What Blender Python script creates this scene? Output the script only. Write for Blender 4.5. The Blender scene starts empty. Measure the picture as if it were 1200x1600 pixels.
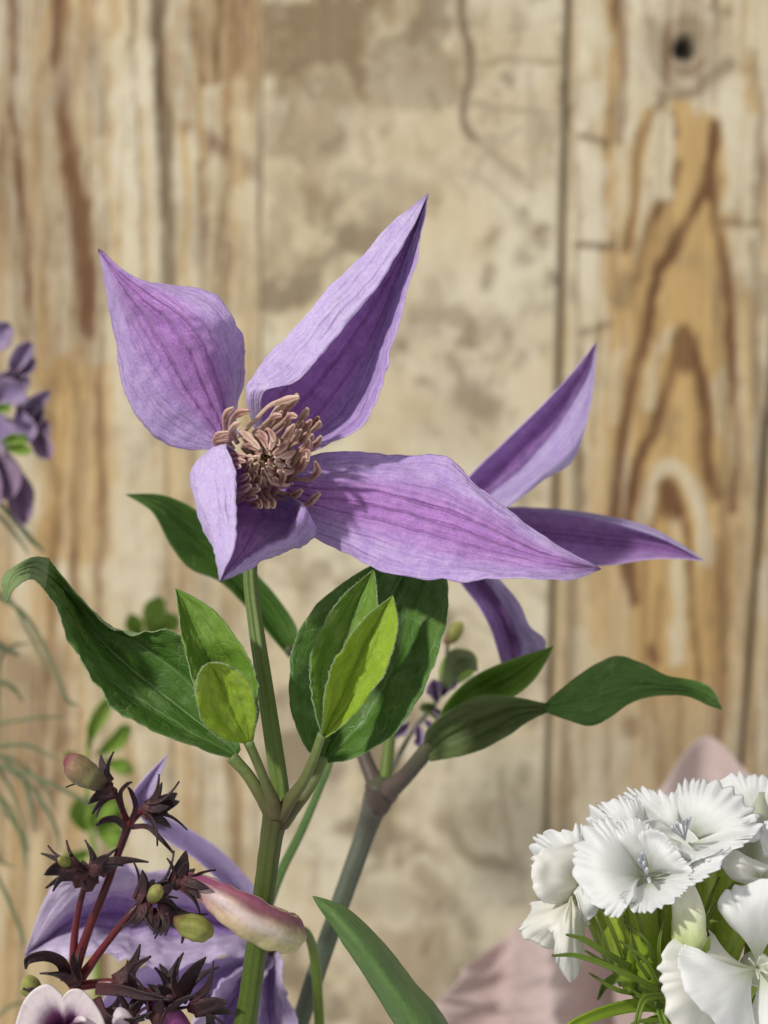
import bpy, math, random
import numpy as np
from mathutils import Vector, noise as mnoise

random.seed(7)
rng = np.random.default_rng(11)
scene = bpy.context.scene
COL = scene.collection

# ------------------------------------------------------------------ camera, world, lamps, exposure
FOC = 0.300                                   # metres from lens to the open flower
HALF = math.radians(12.7)
FPX = 600.0 / math.tan(HALF)
PITCH = math.radians(6.0)
CAM = np.array([0.0, 0.0, 0.40])
FWD = np.array([0.0, math.cos(PITCH), -math.sin(PITCH)])
RGT = np.array([1.0, 0.0, 0.0])
UPV = np.array([0.0, math.sin(PITCH), math.cos(PITCH)])
WALL_Y = 0.66

cd = bpy.data.cameras.new('camera')
cam = bpy.data.objects.new('camera', cd)
COL.objects.link(cam)
cam.location = CAM
cam.rotation_euler = (math.pi / 2 - PITCH, 0, 0)
cd.sensor_fit = 'HORIZONTAL'
cd.sensor_width = 36.0
cd.lens = 18.0 / math.tan(HALF)
cd.clip_start = 0.01
cd.clip_end = 50
cd.dof.use_dof = True
cd.dof.focus_distance = FOC
cd.dof.aperture_fstop = 22.0
scene.camera = cam

wd = bpy.data.worlds.new('World')
scene.world = wd
wd.use_nodes = True
wd.node_tree.nodes['Background'].inputs[0].default_value = (1.0, 0.985, 0.97, 1)
wd.node_tree.nodes['Background'].inputs[1].default_value = 0.54


def area_lamp(name, direction, dist, size, watts, colour, aim=(0, 0.32, 0.37)):
    ld = bpy.data.lights.new(name, 'AREA')
    ld.shape = 'DISK'
    ld.size = size
    ld.energy = watts
    ld.color = colour
    o = bpy.data.objects.new(name, ld)
    COL.objects.link(o)
    d = Vector(direction).normalized()
    o.location = Vector(aim) + d * dist
    o.rotation_euler = (-d).to_track_quat('-Z', 'Y').to_euler()
    return o


area_lamp('key_lamp', (-0.60, -0.60, 0.60), 2.2, 0.13, 42, (1.0, 0.965, 0.91))

scene.view_settings.view_transform = 'Standard'
scene.view_settings.look = 'None'
scene.view_settings.exposure = 0.0
scene.view_settings.gamma = 1.0
scene.view_settings.use_curve_mapping = False


# ------------------------------------------------------------------ helpers: pixels of the photograph to places
def P(px, py, dd):
    """pixel + millimetres behind (+) or before (-) the focus plane -> world point"""
    d = FOC + dd / 1000.0
    return CAM + FWD * d + RGT * ((px - 600) / FPX * d) + UPV * ((800 - py) / FPX * d)


def PA(a):
    a = np.asarray(a, float)
    d = FOC + a[..., 2:3] / 1000.0
    return CAM + FWD * d + RGT * ((a[..., 0:1] - 600) / FPX * d) + UPV * ((800 - a[..., 1:2]) / FPX * d)


def mm(px, dd):
    return px / FPX * (FOC + dd / 1000.0)


def cr(Pts, n, ts=None):
    """Catmull-Rom along axis 0, n samples"""
    Pts = np.asarray(Pts, float)
    k = len(Pts)
    if k == 2:
        t = np.linspace(0, 1, n) if ts is None else np.asarray(ts)
        sh = (-1,) + (1,) * (Pts.ndim - 1)
        t = t.reshape(sh)
        return Pts[0] * (1 - t) + Pts[1] * t
    Q = np.concatenate([(2 * Pts[0] - Pts[1])[None], Pts, (2 * Pts[-1] - Pts[-2])[None]])
    t = (np.linspace(0, 1, n) if ts is None else np.asarray(ts)) * (k - 1)
    i = np.clip(np.floor(t).astype(int), 0, k - 2)
    f = (t - i).reshape((-1,) + (1,) * (Pts.ndim - 1))
    a, b, c, d = Q[i], Q[i + 1], Q[i + 2], Q[i + 3]
    return 0.5 * (2 * b + (c - a) * f + (2 * a - 5 * b + 4 * c - d) * f ** 2 + (3 * b - a - 3 * c + d) * f ** 3)


def n1(x, y=0.0, z=0.0):
    return mnoise.noise(Vector((x, y, z)))


def link(name, me, parent=None):
    o = bpy.data.objects.new(name, me)
    COL.objects.link(o)
    if parent is not None:
        o.parent = parent
        o.matrix_parent_inverse = parent.matrix_world.inverted()
    return o


def thing(name, label, cat, loc):
    o = bpy.data.objects.new(name, None)
    o.empty_display_size = 0.01
    o.location = loc
    COL.objects.link(o)
    o['label'] = label
    o['category'] = cat
    bpy.context.view_layer.update()
    return o


def mesh_from(name, V, F, mats, mi=None, uv=None, smooth=True):
    me = bpy.data.meshes.new(name)
    me.from_pydata([tuple(v) for v in V], [], F)
    for m in mats:
        me.materials.append(m)
    if mi is not None:
        me.polygons.foreach_set('material_index', mi)
    if smooth:
        me.polygons.foreach_set('use_smooth', [True] * len(me.polygons))
    if uv is not None:
        lay = me.uv_layers.new(name='UVMap')
        li = np.empty(len(me.loops), dtype=np.int32)
        me.loops.foreach_get('vertex_index', li)
        lay.data.foreach_set('uv', np.asarray(uv, np.float32)[li].ravel())
    me.update()
    return me


def grid_normals(G):
    du = np.gradient(G, axis=1)
    dv = np.gradient(G, axis=0)
    n = np.cross(du, dv)
    l = np.linalg.norm(n, axis=2, keepdims=True)
    l[l < 1e-14] = 1
    return n / l


def sheet(name, G, mats, parent, thick=0.00028, flip=False, ref=(0.5, 0.5), disp=None, hairs=0):
    """a closed thin solid from a grid of world points (rows base to tip, columns across).
    mats: front (the side that turns to the lens at ref), back, rim"""
    nv, nu = G.shape[:2]
    N = grid_normals(G)
    r, c = int(ref[0] * (nv - 1)), int(ref[1] * (nu - 1))
    s = 1.0 if np.dot(N[r, c], CAM - G[r, c]) > 0 else -1.0
    if flip:
        s = -s
    N = N * s
    if disp is not None:
        G = G + N * disp[..., None]
        N = grid_normals(G) * s
    # keep the tip from getting wild normals
    A = (G + N * thick / 2).reshape(-1, 3)
    B = (G - N * thick / 2).reshape(-1, 3)
    V = np.concatenate([A, B])
    K = nv * nu
    uu, vv = np.meshgrid(np.linspace(0, 1, nu), np.linspace(0, 1, nv))
    uv = np.stack([uu.ravel(), vv.ravel()], 1)
    uv = np.concatenate([uv, uv])
    F, mi = [], []
    for j in range(nv - 1):
        for i in range(nu - 1):
            a, b, c_, d = j * nu + i, j * nu + i + 1, (j + 1) * nu + i + 1, (j + 1) * nu + i
            if s > 0:
                F.append((a, b, c_, d)); F.append((K + d, K + c_, K + b, K + a))
            else:
                F.append((d, c_, b, a)); F.append((K + a, K + b, K + c_, K + d))
            mi += [0, 1]
    loop = [i for i in range(nu)] + [j * nu + nu - 1 for j in range(1, nv)] + \
           [(nv - 1) * nu + i for i in range(nu - 2, -1, -1)] + [j * nu for j in range(nv - 2, 0, -1)]
    for k in range(len(loop)):
        a, b = loop[k], loop[(k + 1) % len(loop)]
        F.append((b, a, K + a, K + b) if s > 0 else (a, b, K + b, K + a)); mi.append(min(2, len(mats) - 1))
    o = link(name, mesh_from(name, V, F, mats, mi, uv), parent)
    if hairs:
        hr = random.Random(nv * 7 + nu)
        HV, HF = [], []
        for i0, i1 in ((0, 1), (nu - 1, nu - 2)):
            for j in range(3, nv - 1):
                for q in range(hairs):
                    t = hr.random()
                    a = G[j, i0] * (1 - t) + G[j - 1, i0] * t
                    outw = G[j, i0] - G[j, i1]
                    outw = outw / (np.linalg.norm(outw) + 1e-12)
                    al = G[j, i0] - G[j - 1, i0]
                    al = al / (np.linalg.norm(al) + 1e-12)
                    d = outw + al * hr.uniform(-0.2, 0.9) + N[j, i0] * hr.uniform(-0.5, 0.5)
                    d = d / np.linalg.norm(d) * hr.uniform(0.00018, 0.00052)
                    w = al * 0.000022
                    w2 = N[j, i0] * 0.000022
                    b = len(HV)
                    HV += [a - w, a + w, a + w2 * 1.6, a + d]
                    HF += [(b, b + 1, b + 3), (b + 1, b + 2, b + 3), (b + 2, b, b + 3)]
        ho = link('margin_hair', mesh_from('margin_hair', np.array(HV), HF, [M['hair']], None, None), o)
        ho['kind'] = 'stuff'
    return o


def blade(name, cols, mats, parent, nu=25, nv=44, thick=0.00022, wave=0.0, rib=0.0, fold=0.0, seed=0,
          edge=0.0, flip=False, ref=(0.5, 0.5), vein=0.0, ripple=0.0, hairs=0):
    """cols: 3 or more long edges (left ... right), each a list of (px, py, dd)"""
    C = np.stack([cr(np.asarray(c, float), nv) for c in cols], 0)      # cols x nv x 3
    Gp = cr(C, nu)                                                     # nu x nv x 3
    Gp = np.transpose(Gp, (1, 0, 2)).copy()
    u = np.linspace(-1, 1, nu)
    v = np.linspace(0, 1, nv)
    if edge:
        for j in range(nv):
            wdt = Gp[j, -1] - Gp[j, 0]
            for side, i0 in ((-1, 0), (1, nu - 1)):
                e = edge * (n1(v[j] * 9 + seed, side * 3.3, 2.0) + 0.8 * n1(v[j] * 26 + seed, side * 5.1, 7.0)) * math.sin(math.pi * min(1, v[j] * 1.05)) 
                for q in range(4):
                    ii = i0 + q if side < 0 else i0 - q
                    inner = ii + 4 if side < 0 else ii - 4
                    dvec = Gp[j, i0] - Gp[j, i0 + (4 if side < 0 else -4)]
                    ln = np.linalg.norm(dvec[:2]) + 1e-6
                    Gp[j, ii] += dvec / ln * e * (1 - q / 4.0)
    G = PA(Gp)
    D = np.zeros((nv, nu))
    for j in range(nv):
        sv = math.sin(math.pi * min(1.0, max(0.0, v[j])))
        for i in range(nu):
            d = 0.0
            if wave:
                d += wave * abs(u[i]) ** 1.5 * n1(v[j] * 5 + seed, u[i] * 1.2, seed * 1.7)
            if ripple:
                d += ripple * (1.1 * n1(v[j] * 9 + seed, u[i] * 3.2, seed) + 0.8 * n1(v[j] * 20 + seed, u[i] * 6, seed) * (0.4 + 0.9 * abs(u[i])) + 0.45 * n1(v[j] * 42, u[i] * 13, seed + 4))
            if rib:
                d -= rib * (math.exp(-(u[i] / 0.05) ** 2) + 0.8 * math.exp(-((abs(u[i]) - 0.2) / 0.05) ** 2)
                            + 0.5 * math.exp(-((abs(u[i]) - 0.42) / 0.05) ** 2))
            if vein:
                d -= vein * (1.4 * math.exp(-(u[i] / 0.05) ** 2) + math.exp(-((abs(u[i]) - 0.42 - 0.05 * math.sin(v[j] * 7)) / 0.06) ** 2))
            D[j, i] = d * (0.15 + 0.85 * sv)
    return sheet(name, G, mats, parent, thick, flip, ref, D, hairs)


def tube(name, pts, rad, mats, parent, nseg=14, n=None, ribs=0, ribamp=0.0, flat=1.0, capped=True, wob=0.0, seed=0, px=True):
    """pts (px,py,dd); rad in photo pixels at each point; flat squeezes the section along the view"""
    pts = np.asarray(pts, float)
    n = n or max(8, 5 * len(pts))
    C = cr(pts, n)
    R = cr(np.asarray(rad, float)[:, None], n)[:, 0]
    Wp = PA(C)
    T = np.gradient(Wp, axis=0)
    T /= np.linalg.norm(T, axis=1, keepdims=True) + 1e-12
    V, uv, F = [], [], []
    side = None
    for k in range(n):
        s_ = np.cross(T[k], FWD)
        if np.linalg.norm(s_) < 0.15:
            s_ = side if side is not None else np.cross(T[k], UPV)
        s_ = s_ / np.linalg.norm(s_)
        if side is not None and np.dot(s_, side) < 0:
            s_ = -s_
        side = s_
        b = np.cross(s_, T[k])
        r = R[k] / FPX * (FOC + C[k, 2] / 1000.0)
        for q in range(nseg):
            a = 2 * math.pi * q / nseg
            rr = r * (1 + ribamp * math.cos(ribs * a)) if ribs else r
            if wob:
                rr *= 1 + wob * n1(k * 0.35 + seed, math.cos(a) * 1.2, math.sin(a) * 1.2)
            V.append(Wp[k] + s_ * math.cos(a) * rr + b * math.sin(a) * rr * flat)
            uv.append((q / nseg, k / (n - 1)))
    for k in range(n - 1):
        for q in range(nseg):
            q2 = (q + 1) % nseg
            F.append((k * nseg + q, k * nseg + q2, (k + 1) * nseg + q2, (k + 1) * nseg + q))
    if capped:
        F.append(tuple(range(nseg))[::-1])
        F.append(tuple((n - 1) * nseg + q for q in range(nseg)))
    return link(name, mesh_from(name, np.array(V), F, mats, None, uv), parent)


# ------------------------------------------------------------------ materials
class NT:
    def __init__(self, name):
        self.m = bpy.data.materials.new(name)
        self.m.use_nodes = True
        self.t = self.m.node_tree
        self.t.nodes.clear()

    def n(self, typ, **kw):
        nd = self.t.nodes.new(typ)
        for k, v in kw.items():
            if k.startswith('i_'):
                key = k[2:]
                key = int(key) if key.isdigit() else key
                nd.inputs[key].default_value = v
            else:
                setattr(nd, k, v)
        return nd

    def l(self, a, b):
        self.t.links.new(a, b)

    def math(self, op, a, b=None, c=None, clamp=False):
        nd = self.n('ShaderNodeMath', operation=op, use_clamp=clamp)
        for i, x in enumerate((a, b, c)):
            if x is None:
                continue
            if isinstance(x, (int, float)):
                nd.inputs[i].default_value = x
            else:
                self.l(x, nd.inputs[i])
        return nd.outputs[0]

    def mix(self, f, a, b, mode='MIX'):
        nd = self.n('ShaderNodeMix', data_type='RGBA', blend_type=mode)
        for sock, x in ((nd.inputs[0], f), (nd.inputs[6], a), (nd.inputs[7], b)):
            if isinstance(x, (int, float)):
                sock.default_value = x
            elif isinstance(x, tuple):
                sock.default_value = x + (1,) if len(x) == 3 else x
            else:
                self.l(x, sock)
        return nd.outputs[2]

    def mapr(self, x, a, b, c=0.0, d=1.0, smooth=True):
        nd = self.n('ShaderNodeMapRange', interpolation_type='SMOOTHSTEP' if smooth else 'LINEAR')
        self.l(x, nd.inputs[0])
        for i, v in enumerate((a, b, c, d)):
            nd.inputs[i + 1].default_value = v
        return nd.outputs[0]

    def noise(self, vec, scale, detail=3.0, rough=0.55, dist=0.0):
        nd = self.n('ShaderNodeTexNoise')
        nd.inputs['Scale'].default_value = scale
        nd.inputs['Detail'].default_value = detail
        nd.inputs['Roughness'].default_value = rough
        nd.inputs['Distortion'].default_value = dist
        if vec is not None:
            self.l(vec, nd.inputs['Vector'])
        return nd.outputs[0]

    def mapping(self, vec, scale):
        nd = self.n('ShaderNodeMapping')
        nd.inputs['Scale'].default_value = scale
        self.l(vec, nd.inputs['Vector'])
        return nd.outputs[0]

    def out(self, base, rough=0.5, spec=0.3, transl=0.0, tcol=None, bump=None, bstr=0.3, bdist=0.0003, sheen=0.0, sss=0.0):
        p = self.n('ShaderNodeBsdfPrincipled')
        if isinstance(base, tuple):
            p.inputs['Base Color'].default_value = base + (1,)
        else:
            self.l(base, p.inputs['Base Color'])
        if isinstance(rough, (int, float)):
            p.inputs['Roughness'].default_value = rough
        else:
            self.l(rough, p.inputs['Roughness'])
        p.inputs['Specular IOR Level'].default_value = spec
        if sheen:
            p.inputs['Sheen Weight'].default_value = sheen
            p.inputs['Sheen Roughness'].default_value = 0.4
        if sss:
            p.inputs['Subsurface Weight'].default_value = sss
            p.inputs['Subsurface Radius'].default_value = (0.002, 0.0015, 0.001)
            p.inputs['Subsurface Scale'].default_value = 1.0
        nrm = None
        if bump is not None:
            b = self.n('ShaderNodeBump')
            b.inputs['Strength'].default_value = bstr
            b.inputs['Distance'].default_value = bdist
            self.l(bump, b.inputs['Height'])
            nrm = b.outputs[0]
            self.l(nrm, p.inputs['Normal'])
        o = self.n('ShaderNodeOutputMaterial')
        if transl:
            t = self.n('ShaderNodeBsdfTranslucent')
            tc = tcol if tcol is not None else base
            if isinstance(tc, tuple):
                t.inputs[0].default_value = tc + (1,)
            else:
                self.l(tc, t.inputs[0])
            if nrm is not None:
                self.l(nrm, t.inputs['Normal'])
            ms = self.n('ShaderNodeMixShader')
            ms.inputs[0].default_value = transl
            self.l(p.outputs[0], ms.inputs[1])
            self.l(t.outputs[0], ms.inputs[2])
            self.l(ms.outputs[0], o.inputs[0])
        else:
            self.l(p.outputs[0], o.inputs[0])
        return self.m


def uv_parts(T):
    c = T.n('ShaderNodeTexCoord')
    s = T.n('ShaderNodeSeparateXYZ')
    T.l(c.outputs['UV'], s.inputs[0])
    return c.outputs['UV'], s.outputs[0], s.outputs[1], c.outputs['Object']


def m_petal(name, margin, centre, dark, band=(0.04, 0.36), veins=0.35, tip=0.6, transl=0.25, mott=0.22):
    T = NT(name)
    uv, u, v, ob = uv_parts(T)
    wob = T.noise(T.mapping(uv, (3, 5, 1)), 3.0, 2)
    uu = T.math('ADD', u, T.math('MULTIPLY', T.math('SUBTRACT', wob, 0.5), 0.035))
    a = T.math('ABSOLUTE', T.math('SUBTRACT', uu, 0.5))
    bandf = T.mapr(a, band[0], band[1], 1.0, 0.0)
    col = T.mix(T.math('MULTIPLY', bandf, 0.85), margin, centre)
    # long veins from base to tip
    wv = T.noise(T.mapping(uv, (6, 9, 1)), 1.0, 2)
    cmb = T.n('ShaderNodeCombineXYZ')
    T.l(T.math('ADD', T.math('MULTIPLY', u, 34.0), T.math('MULTIPLY', wv, 1.6)), cmb.inputs[0])
    T.l(T.math('MULTIPLY', v, 2.4), cmb.inputs[1])
    st = T.noise(cmb.outputs[0], 1.0, 3, 0.6)
    stf = T.mapr(st, 0.47, 0.72)
    col = T.mix(T.math('MULTIPLY', stf, veins), col, dark)
    mid = T.mapr(a, 0.0, 0.022, 1.0, 0.0)
    mid2 = T.mapr(T.math('ABSOLUTE', T.math('SUBTRACT', a, 0.105)), 0.0, 0.02, 1.0, 0.0)
    col = T.mix(T.math('MULTIPLY', T.math('MAXIMUM', mid, mid2), 0.42), col, dark)
    mo = T.noise(ob, 420, 3, 0.6)
    mo2 = T.noise(ob, 1900, 3, 0.7)
    col = T.mix(mott, col, T.mix(T.mapr(mo, 0.3, 0.7), (0.25, 0.25, 0.25), (0.82, 0.80, 0.84)), 'OVERLAY')
    tf = T.math('MAXIMUM', T.mapr(v, 0.955, 0.995), T.math('MULTIPLY', T.mapr(v, 0.80, 0.97), T.mapr(a, 0.10, 0.02)))
    col = T.mix(T.math('MULTIPLY', tf, tip), col, (0.09, 0.035, 0.10))
    h = T.math('SUBTRACT', T.math('ADD', T.math('MULTIPLY', T.math('SUBTRACT', 1.0, st), 1.7), T.math('ADD', T.math('MULTIPLY', mo2, 0.4), T.math('MULTIPLY', mo, 0.7))), T.math('MULTIPLY', T.math('MAXIMUM', mid, mid2), 0.8))
    col = T.mix(0.15, col, T.mix(T.mapr(mo2, 0.35, 0.65), (0.2, 0.2, 0.2), (0.9, 0.88, 0.92)), 'OVERLAY')
    blot = T.noise(ob, 95, 4, 0.6)
    col = T.mix(T.mapr(blot, 0.52, 0.72, 0.0, 0.14), col, dark)
    return T.out(col, 0.52, 0.25, transl, None, h, 0.75, 0.0006, sheen=0.12)


def m_leaf(name, base, alt, veinc, transl=0.22, rough=0.5, net=46.0, veinw=0.5, spec=0.32):
    T = NT(name)
    uv, u, v, ob = uv_parts(T)
    wob = T.noise(T.mapping(uv, (2, 3, 1)), 2.0, 2)
    uu = T.math('ADD', u, T.math('MULTIPLY', T.math('SUBTRACT', wob, 0.5), 0.09))
    a = T.math('ABSOLUTE', T.math('SUBTRACT', uu, 0.5))
    mid = T.mapr(T.math('ABSOLUTE', T.math('SUBTRACT', u, 0.5)), 0.0, 0.022, 1.0, 0.0)
    lat = T.mapr(T.math('ABSOLUTE', T.math('SUBTRACT', a, 0.21)), 0.0, 0.016, 1.0, 0.0)
    vo = T.n('ShaderNodeTexVoronoi', feature='DISTANCE_TO_EDGE')
    vo.inputs['Scale'].default_value = 1.0
    dn = T.n('ShaderNodeVectorMath', operation='ADD')
    T.l(T.mapping(uv, (7.0, 6.0, 1)), dn.inputs[0])
    nz = T.n('ShaderNodeTexNoise'); nz.inputs['Scale'].default_value = 5.0
    T.l(uv, nz.inputs['Vector'])
    T.l(nz.outputs[1], dn.inputs[1])
    T.l(dn.outputs[0], vo.inputs['Vector'])
    netf = T.mapr(vo.outputs['Distance'], 0.0, 0.035, 1.0, 0.0)
    vo2 = T.n('ShaderNodeTexVoronoi', feature='DISTANCE_TO_EDGE')
    T.l(T.mapping(uv, (24, 24, 1)), vo2.inputs['Vector'])
    vo2.inputs['Scale'].default_value = 1.0
    net2 = T.mapr(vo2.outputs['Distance'], 0.0, 0.10, 1.0, 0.0)
    big = T.noise(T.mapping(uv, (3, 3, 1)), 1.6, 3)
    col = T.mix(T.mapr(big, 0.3, 0.7), base, alt)
    fine = T.noise(ob, 900, 3)
    col = T.mix(0.22, col, T.mix(fine, (0.2, 0.2, 0.2), (0.85, 0.85, 0.85)), 'OVERLAY')
    sp_ = T.noise(ob, 260, 2, 0.5)
    col = T.mix(T.mapr(sp_, 0.70, 0.78, 0.0, 0.55), col, (0.16, 0.13, 0.05))
    lite = T.noise(ob, 130, 4, 0.65)
    col = T.mix(T.mapr(lite, 0.5, 0.75, 0.0, 0.35), col, veinc)
    vf = T.math('MAXIMUM', T.math('MULTIPLY', mid, 0.9), T.math('MAXIMUM', T.math('MULTIPLY', lat, 0.55), T.math('MULTIPLY', netf, 0.42)))
    vf = T.math('MAXIMUM', vf, T.math('MULTIPLY', net2, 0.12))
    col = T.mix(T.math('MULTIPLY', vf, veinw), col, veinc)
    h = T.math('SUBTRACT', T.math('MULTIPLY', fine, 0.35), T.math('ADD', T.math('MULTIPLY', vf, 0.9), T.math('MULTIPLY', net2, 0.15)))
    return T.out(col, T.mapr(T.math('ADD', T.math('MULTIPLY', fine, 0.4), T.math('MULTIPLY', lite, 0.6)), 0.3, 0.7, rough - 0.12, rough + 0.16), spec, transl, T.mix(0.5, col, (0.30, 0.42, 0.03)), h, 0.55, 0.0004)


def m_plain(name, c1, c2, scale=300, rough=0.5, spec=0.3, transl=0.0, bstr=0.3, stretch=(1, 1, 1), sss=0.0, bd=0.0003):
    T = NT(name)
    c = T.n('ShaderNodeTexCoord')
    nz = T.noise(T.mapping(c.outputs['Object'], stretch), scale, 4, 0.6)
    col = T.mix(T.mapr(nz, 0.3, 0.7), c1, c2)
    return T.out(col, rough, spec, transl, None, nz, bstr, bd, sss=sss)


def m_along(name, stops, axis=1, scale=700, amt=0.3, rough=0.5, spec=0.3, transl=0.0, streak=None, bstr=0.3, sk=0.5):
    """colour changes along a UV axis"""
    T = NT(name)
    uv, u, v, ob = uv_parts(T)
    r = T.n('ShaderNodeValToRGB')
    T.l(v if axis else u, r.inputs[0])
    e = r.color_ramp.elements
    while len(e) < len(stops):
        e.new(0.5)
    for k, (p, c) in enumerate(stops):
        e[k].position = p
        e[k].color = c + (1,)
    nz = T.noise(ob, scale, 3, 0.6)
    col = T.mix(amt, r.outputs[0], T.mix(nz, (0.15, 0.15, 0.15), (0.9, 0.9, 0.9)), 'OVERLAY')
    h = nz
    if streak:
        sn = T.noise(T.mapping(uv, (streak, 1.2, 1)), 1.0, 3, 0.6)
        col = T.mix(T.mapr(sn, 0.45, 0.75, 0.0, sk), col, T.mix(1.0, col, (0.55, 0.5, 0.55), 'MULTIPLY'))
        h = T.math('ADD', nz, sn)
    return T.out(col, rough, spec, transl, None, h, bstr, 0.0003)


M = {}
PUR_D = (0.29, 0.105, 0.33)
M['petal_in'] = m_petal('petal_inner', (0.585, 0.43, 0.79), (0.49, 0.22, 0.615), PUR_D, veins=0.5, mott=0.24, tip=0.85)
M['petal_out'] = m_petal('petal_outer', (0.65, 0.525, 0.84), (0.59, 0.455, 0.80), (0.40, 0.25, 0.55), veins=0.22, tip=0.4, transl=0.22, mott=0.16)
M['petal_rim'] = m_plain('petal_rim', (0.50, 0.38, 0.68), (0.62, 0.50, 0.78), 800, 0.6)
M['petal2_in'] = m_petal('petal_inner_deep', (0.46, 0.27, 0.59), (0.40, 0.185, 0.50), (0.21, 0.08, 0.28), veins=0.3)
M['petal2_out'] = m_petal('petal_outer_pale', (0.62, 0.51, 0.82), (0.56, 0.43, 0.78), (0.36, 0.22, 0.52), veins=0.15)
M['petal3_in'] = m_petal('petal_lavender', (0.72, 0.61, 0.82), (0.34, 0.18, 0.52), (0.20, 0.09, 0.34), band=(0.03, 0.24), veins=0.4)
M['leaf'] = m_leaf('leaf_dark', (0.055, 0.145, 0.016), (0.095, 0.195, 0.030), (0.30, 0.45, 0.19), transl=0.14, veinw=0.6, rough=0.45)
M['leaf_back'] = m_leaf('leaf_underside', (0.20, 0.29, 0.11), (0.25, 0.35, 0.14), (0.34, 0.43, 0.22), transl=0.14, veinw=0.4, rough=0.6)
M['leaf_edge'] = m_plain('leaf_edge', (0.12, 0.20, 0.07), (0.24, 0.32, 0.15), 900, 0.7)
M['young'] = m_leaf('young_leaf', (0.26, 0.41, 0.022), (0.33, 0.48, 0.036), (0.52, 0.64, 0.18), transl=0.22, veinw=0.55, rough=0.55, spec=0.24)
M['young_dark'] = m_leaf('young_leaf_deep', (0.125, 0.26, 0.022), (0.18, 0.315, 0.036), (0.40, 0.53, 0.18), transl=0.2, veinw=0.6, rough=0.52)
M['leaf_olive'] = m_leaf('leaf_olive', (0.082, 0.120, 0.034), (0.12, 0.165, 0.050), (0.18, 0.23, 0.10), transl=0.1, veinw=0.35, rough=0.5)
M['leaf_grey'] = m_leaf('leaf_greygreen', (0.095, 0.185, 0.050), (0.135, 0.235, 0.070), (0.20, 0.32, 0.12), transl=0.14, veinw=0.3, rough=0.42)
M['stem'] = m_along('stem_green', [(0.0, (0.125, 0.185, 0.035)), (0.55, (0.12, 0.18, 0.040)), (1.0, (0.11, 0.165, 0.045))], streak=16, rough=0.45, bstr=0.4)
M['stem_lower'] = m_along('stem_lower', [(0.0, (0.085, 0.130, 0.016)), (0.6, (0.070, 0.108, 0.016)), (0.9, (0.065, 0.072, 0.020)), (1.0, (0.075, 0.060, 0.024))], streak=16, rough=0.45)
M['petiole'] = m_along('petiole_brown', [(0.0, (0.085, 0.070, 0.030)), (0.45, (0.12, 0.125, 0.042)), (1.0, (0.14, 0.20, 0.055))], streak=12, rough=0.45)
M['stem_grey'] = m_along('stem_greygreen', [(0.0, (0.08, 0.115, 0.065)), (0.7, (0.105, 0.125, 0.088)), (1.0, (0.13, 0.115, 0.095))], streak=9, rough=0.5)
M['petiole_plum'] = m_along('petiole_plum', [(0.0, (0.105, 0.075, 0.065)), (0.5, (0.085, 0.070, 0.055)), (1.0, (0.08, 0.09, 0.04))], streak=8, rough=0.5)
M['hair'] = m_plain('leaf_hair', (0.55, 0.60, 0.45), (0.65, 0.68, 0.55), 900, 0.7)
M['thread'] = m_plain('thread_green', (0.17, 0.205, 0.10), (0.23, 0.26, 0.14), 120, 0.55)


# stamens: tan strap, pale margins and a darker groove along the middle
def m_stamen():
    T = NT('stamen_tan')
    uv, u, v, ob = uv_parts(T)
    r = T.n('ShaderNodeValToRGB')
    T.l(v, r.inputs[0])
    e = r.color_ramp.elements
    e.new(0.5); e.new(0.7)
    for k, (p, c) in enumerate(((0.0, (0.44, 0.28, 0.30)), (0.4, (0.60, 0.42, 0.32)), (0.66, (0.56, 0.33, 0.28)), (1.0, (0.76, 0.53, 0.43)))):
        e[k].position = p; e[k].color = c + (1,)
    # u runs round the section: 0.25 faces the lens
    g = T.math('ABSOLUTE', T.math('SUBTRACT', T.math('FRACT', T.math('MULTIPLY', u, 2.0)), 0.5))
    groove = T.math('MULTIPLY', T.mapr(g, 0.04, 0.17, 1.0, 0.0), T.mapr(v, 0.5, 0.66))
    rimf = T.math('MULTIPLY', T.mapr(g, 0.26, 0.46), T.mapr(v, 0.45, 0.7))
    col = T.mix(T.math('MULTIPLY', groove, 0.75), r.outputs[0], (0.20, 0.085, 0.075))
    col = T.mix(T.math('MULTIPLY', rimf, 0.65), col, (0.86, 0.68, 0.54))
    oi = T.n('ShaderNodeObjectInfo')
    rnd = oi.outputs['Random']
    col = T.mix(T.mapr(rnd, 0.0, 0.45, 0.55, 0.0), col, T.mix(1.0, col, (0.62, 0.45, 0.42), 'MULTIPLY'))
    col = T.mix(T.mapr(rnd, 0.6, 1.0, 0.0, 0.35), col, (0.84, 0.68, 0.50))
    nz = T.noise(ob, 1600, 3)
    col = T.mix(0.5, col, T.mix(nz, (0.2, 0.2, 0.2), (0.85, 0.85, 0.85)), 'OVERLAY')
    return T.out(col, 0.5, 0.3, 0.12, None, T.math('SUBTRACT', nz, groove), 0.5, 0.0003)


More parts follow.
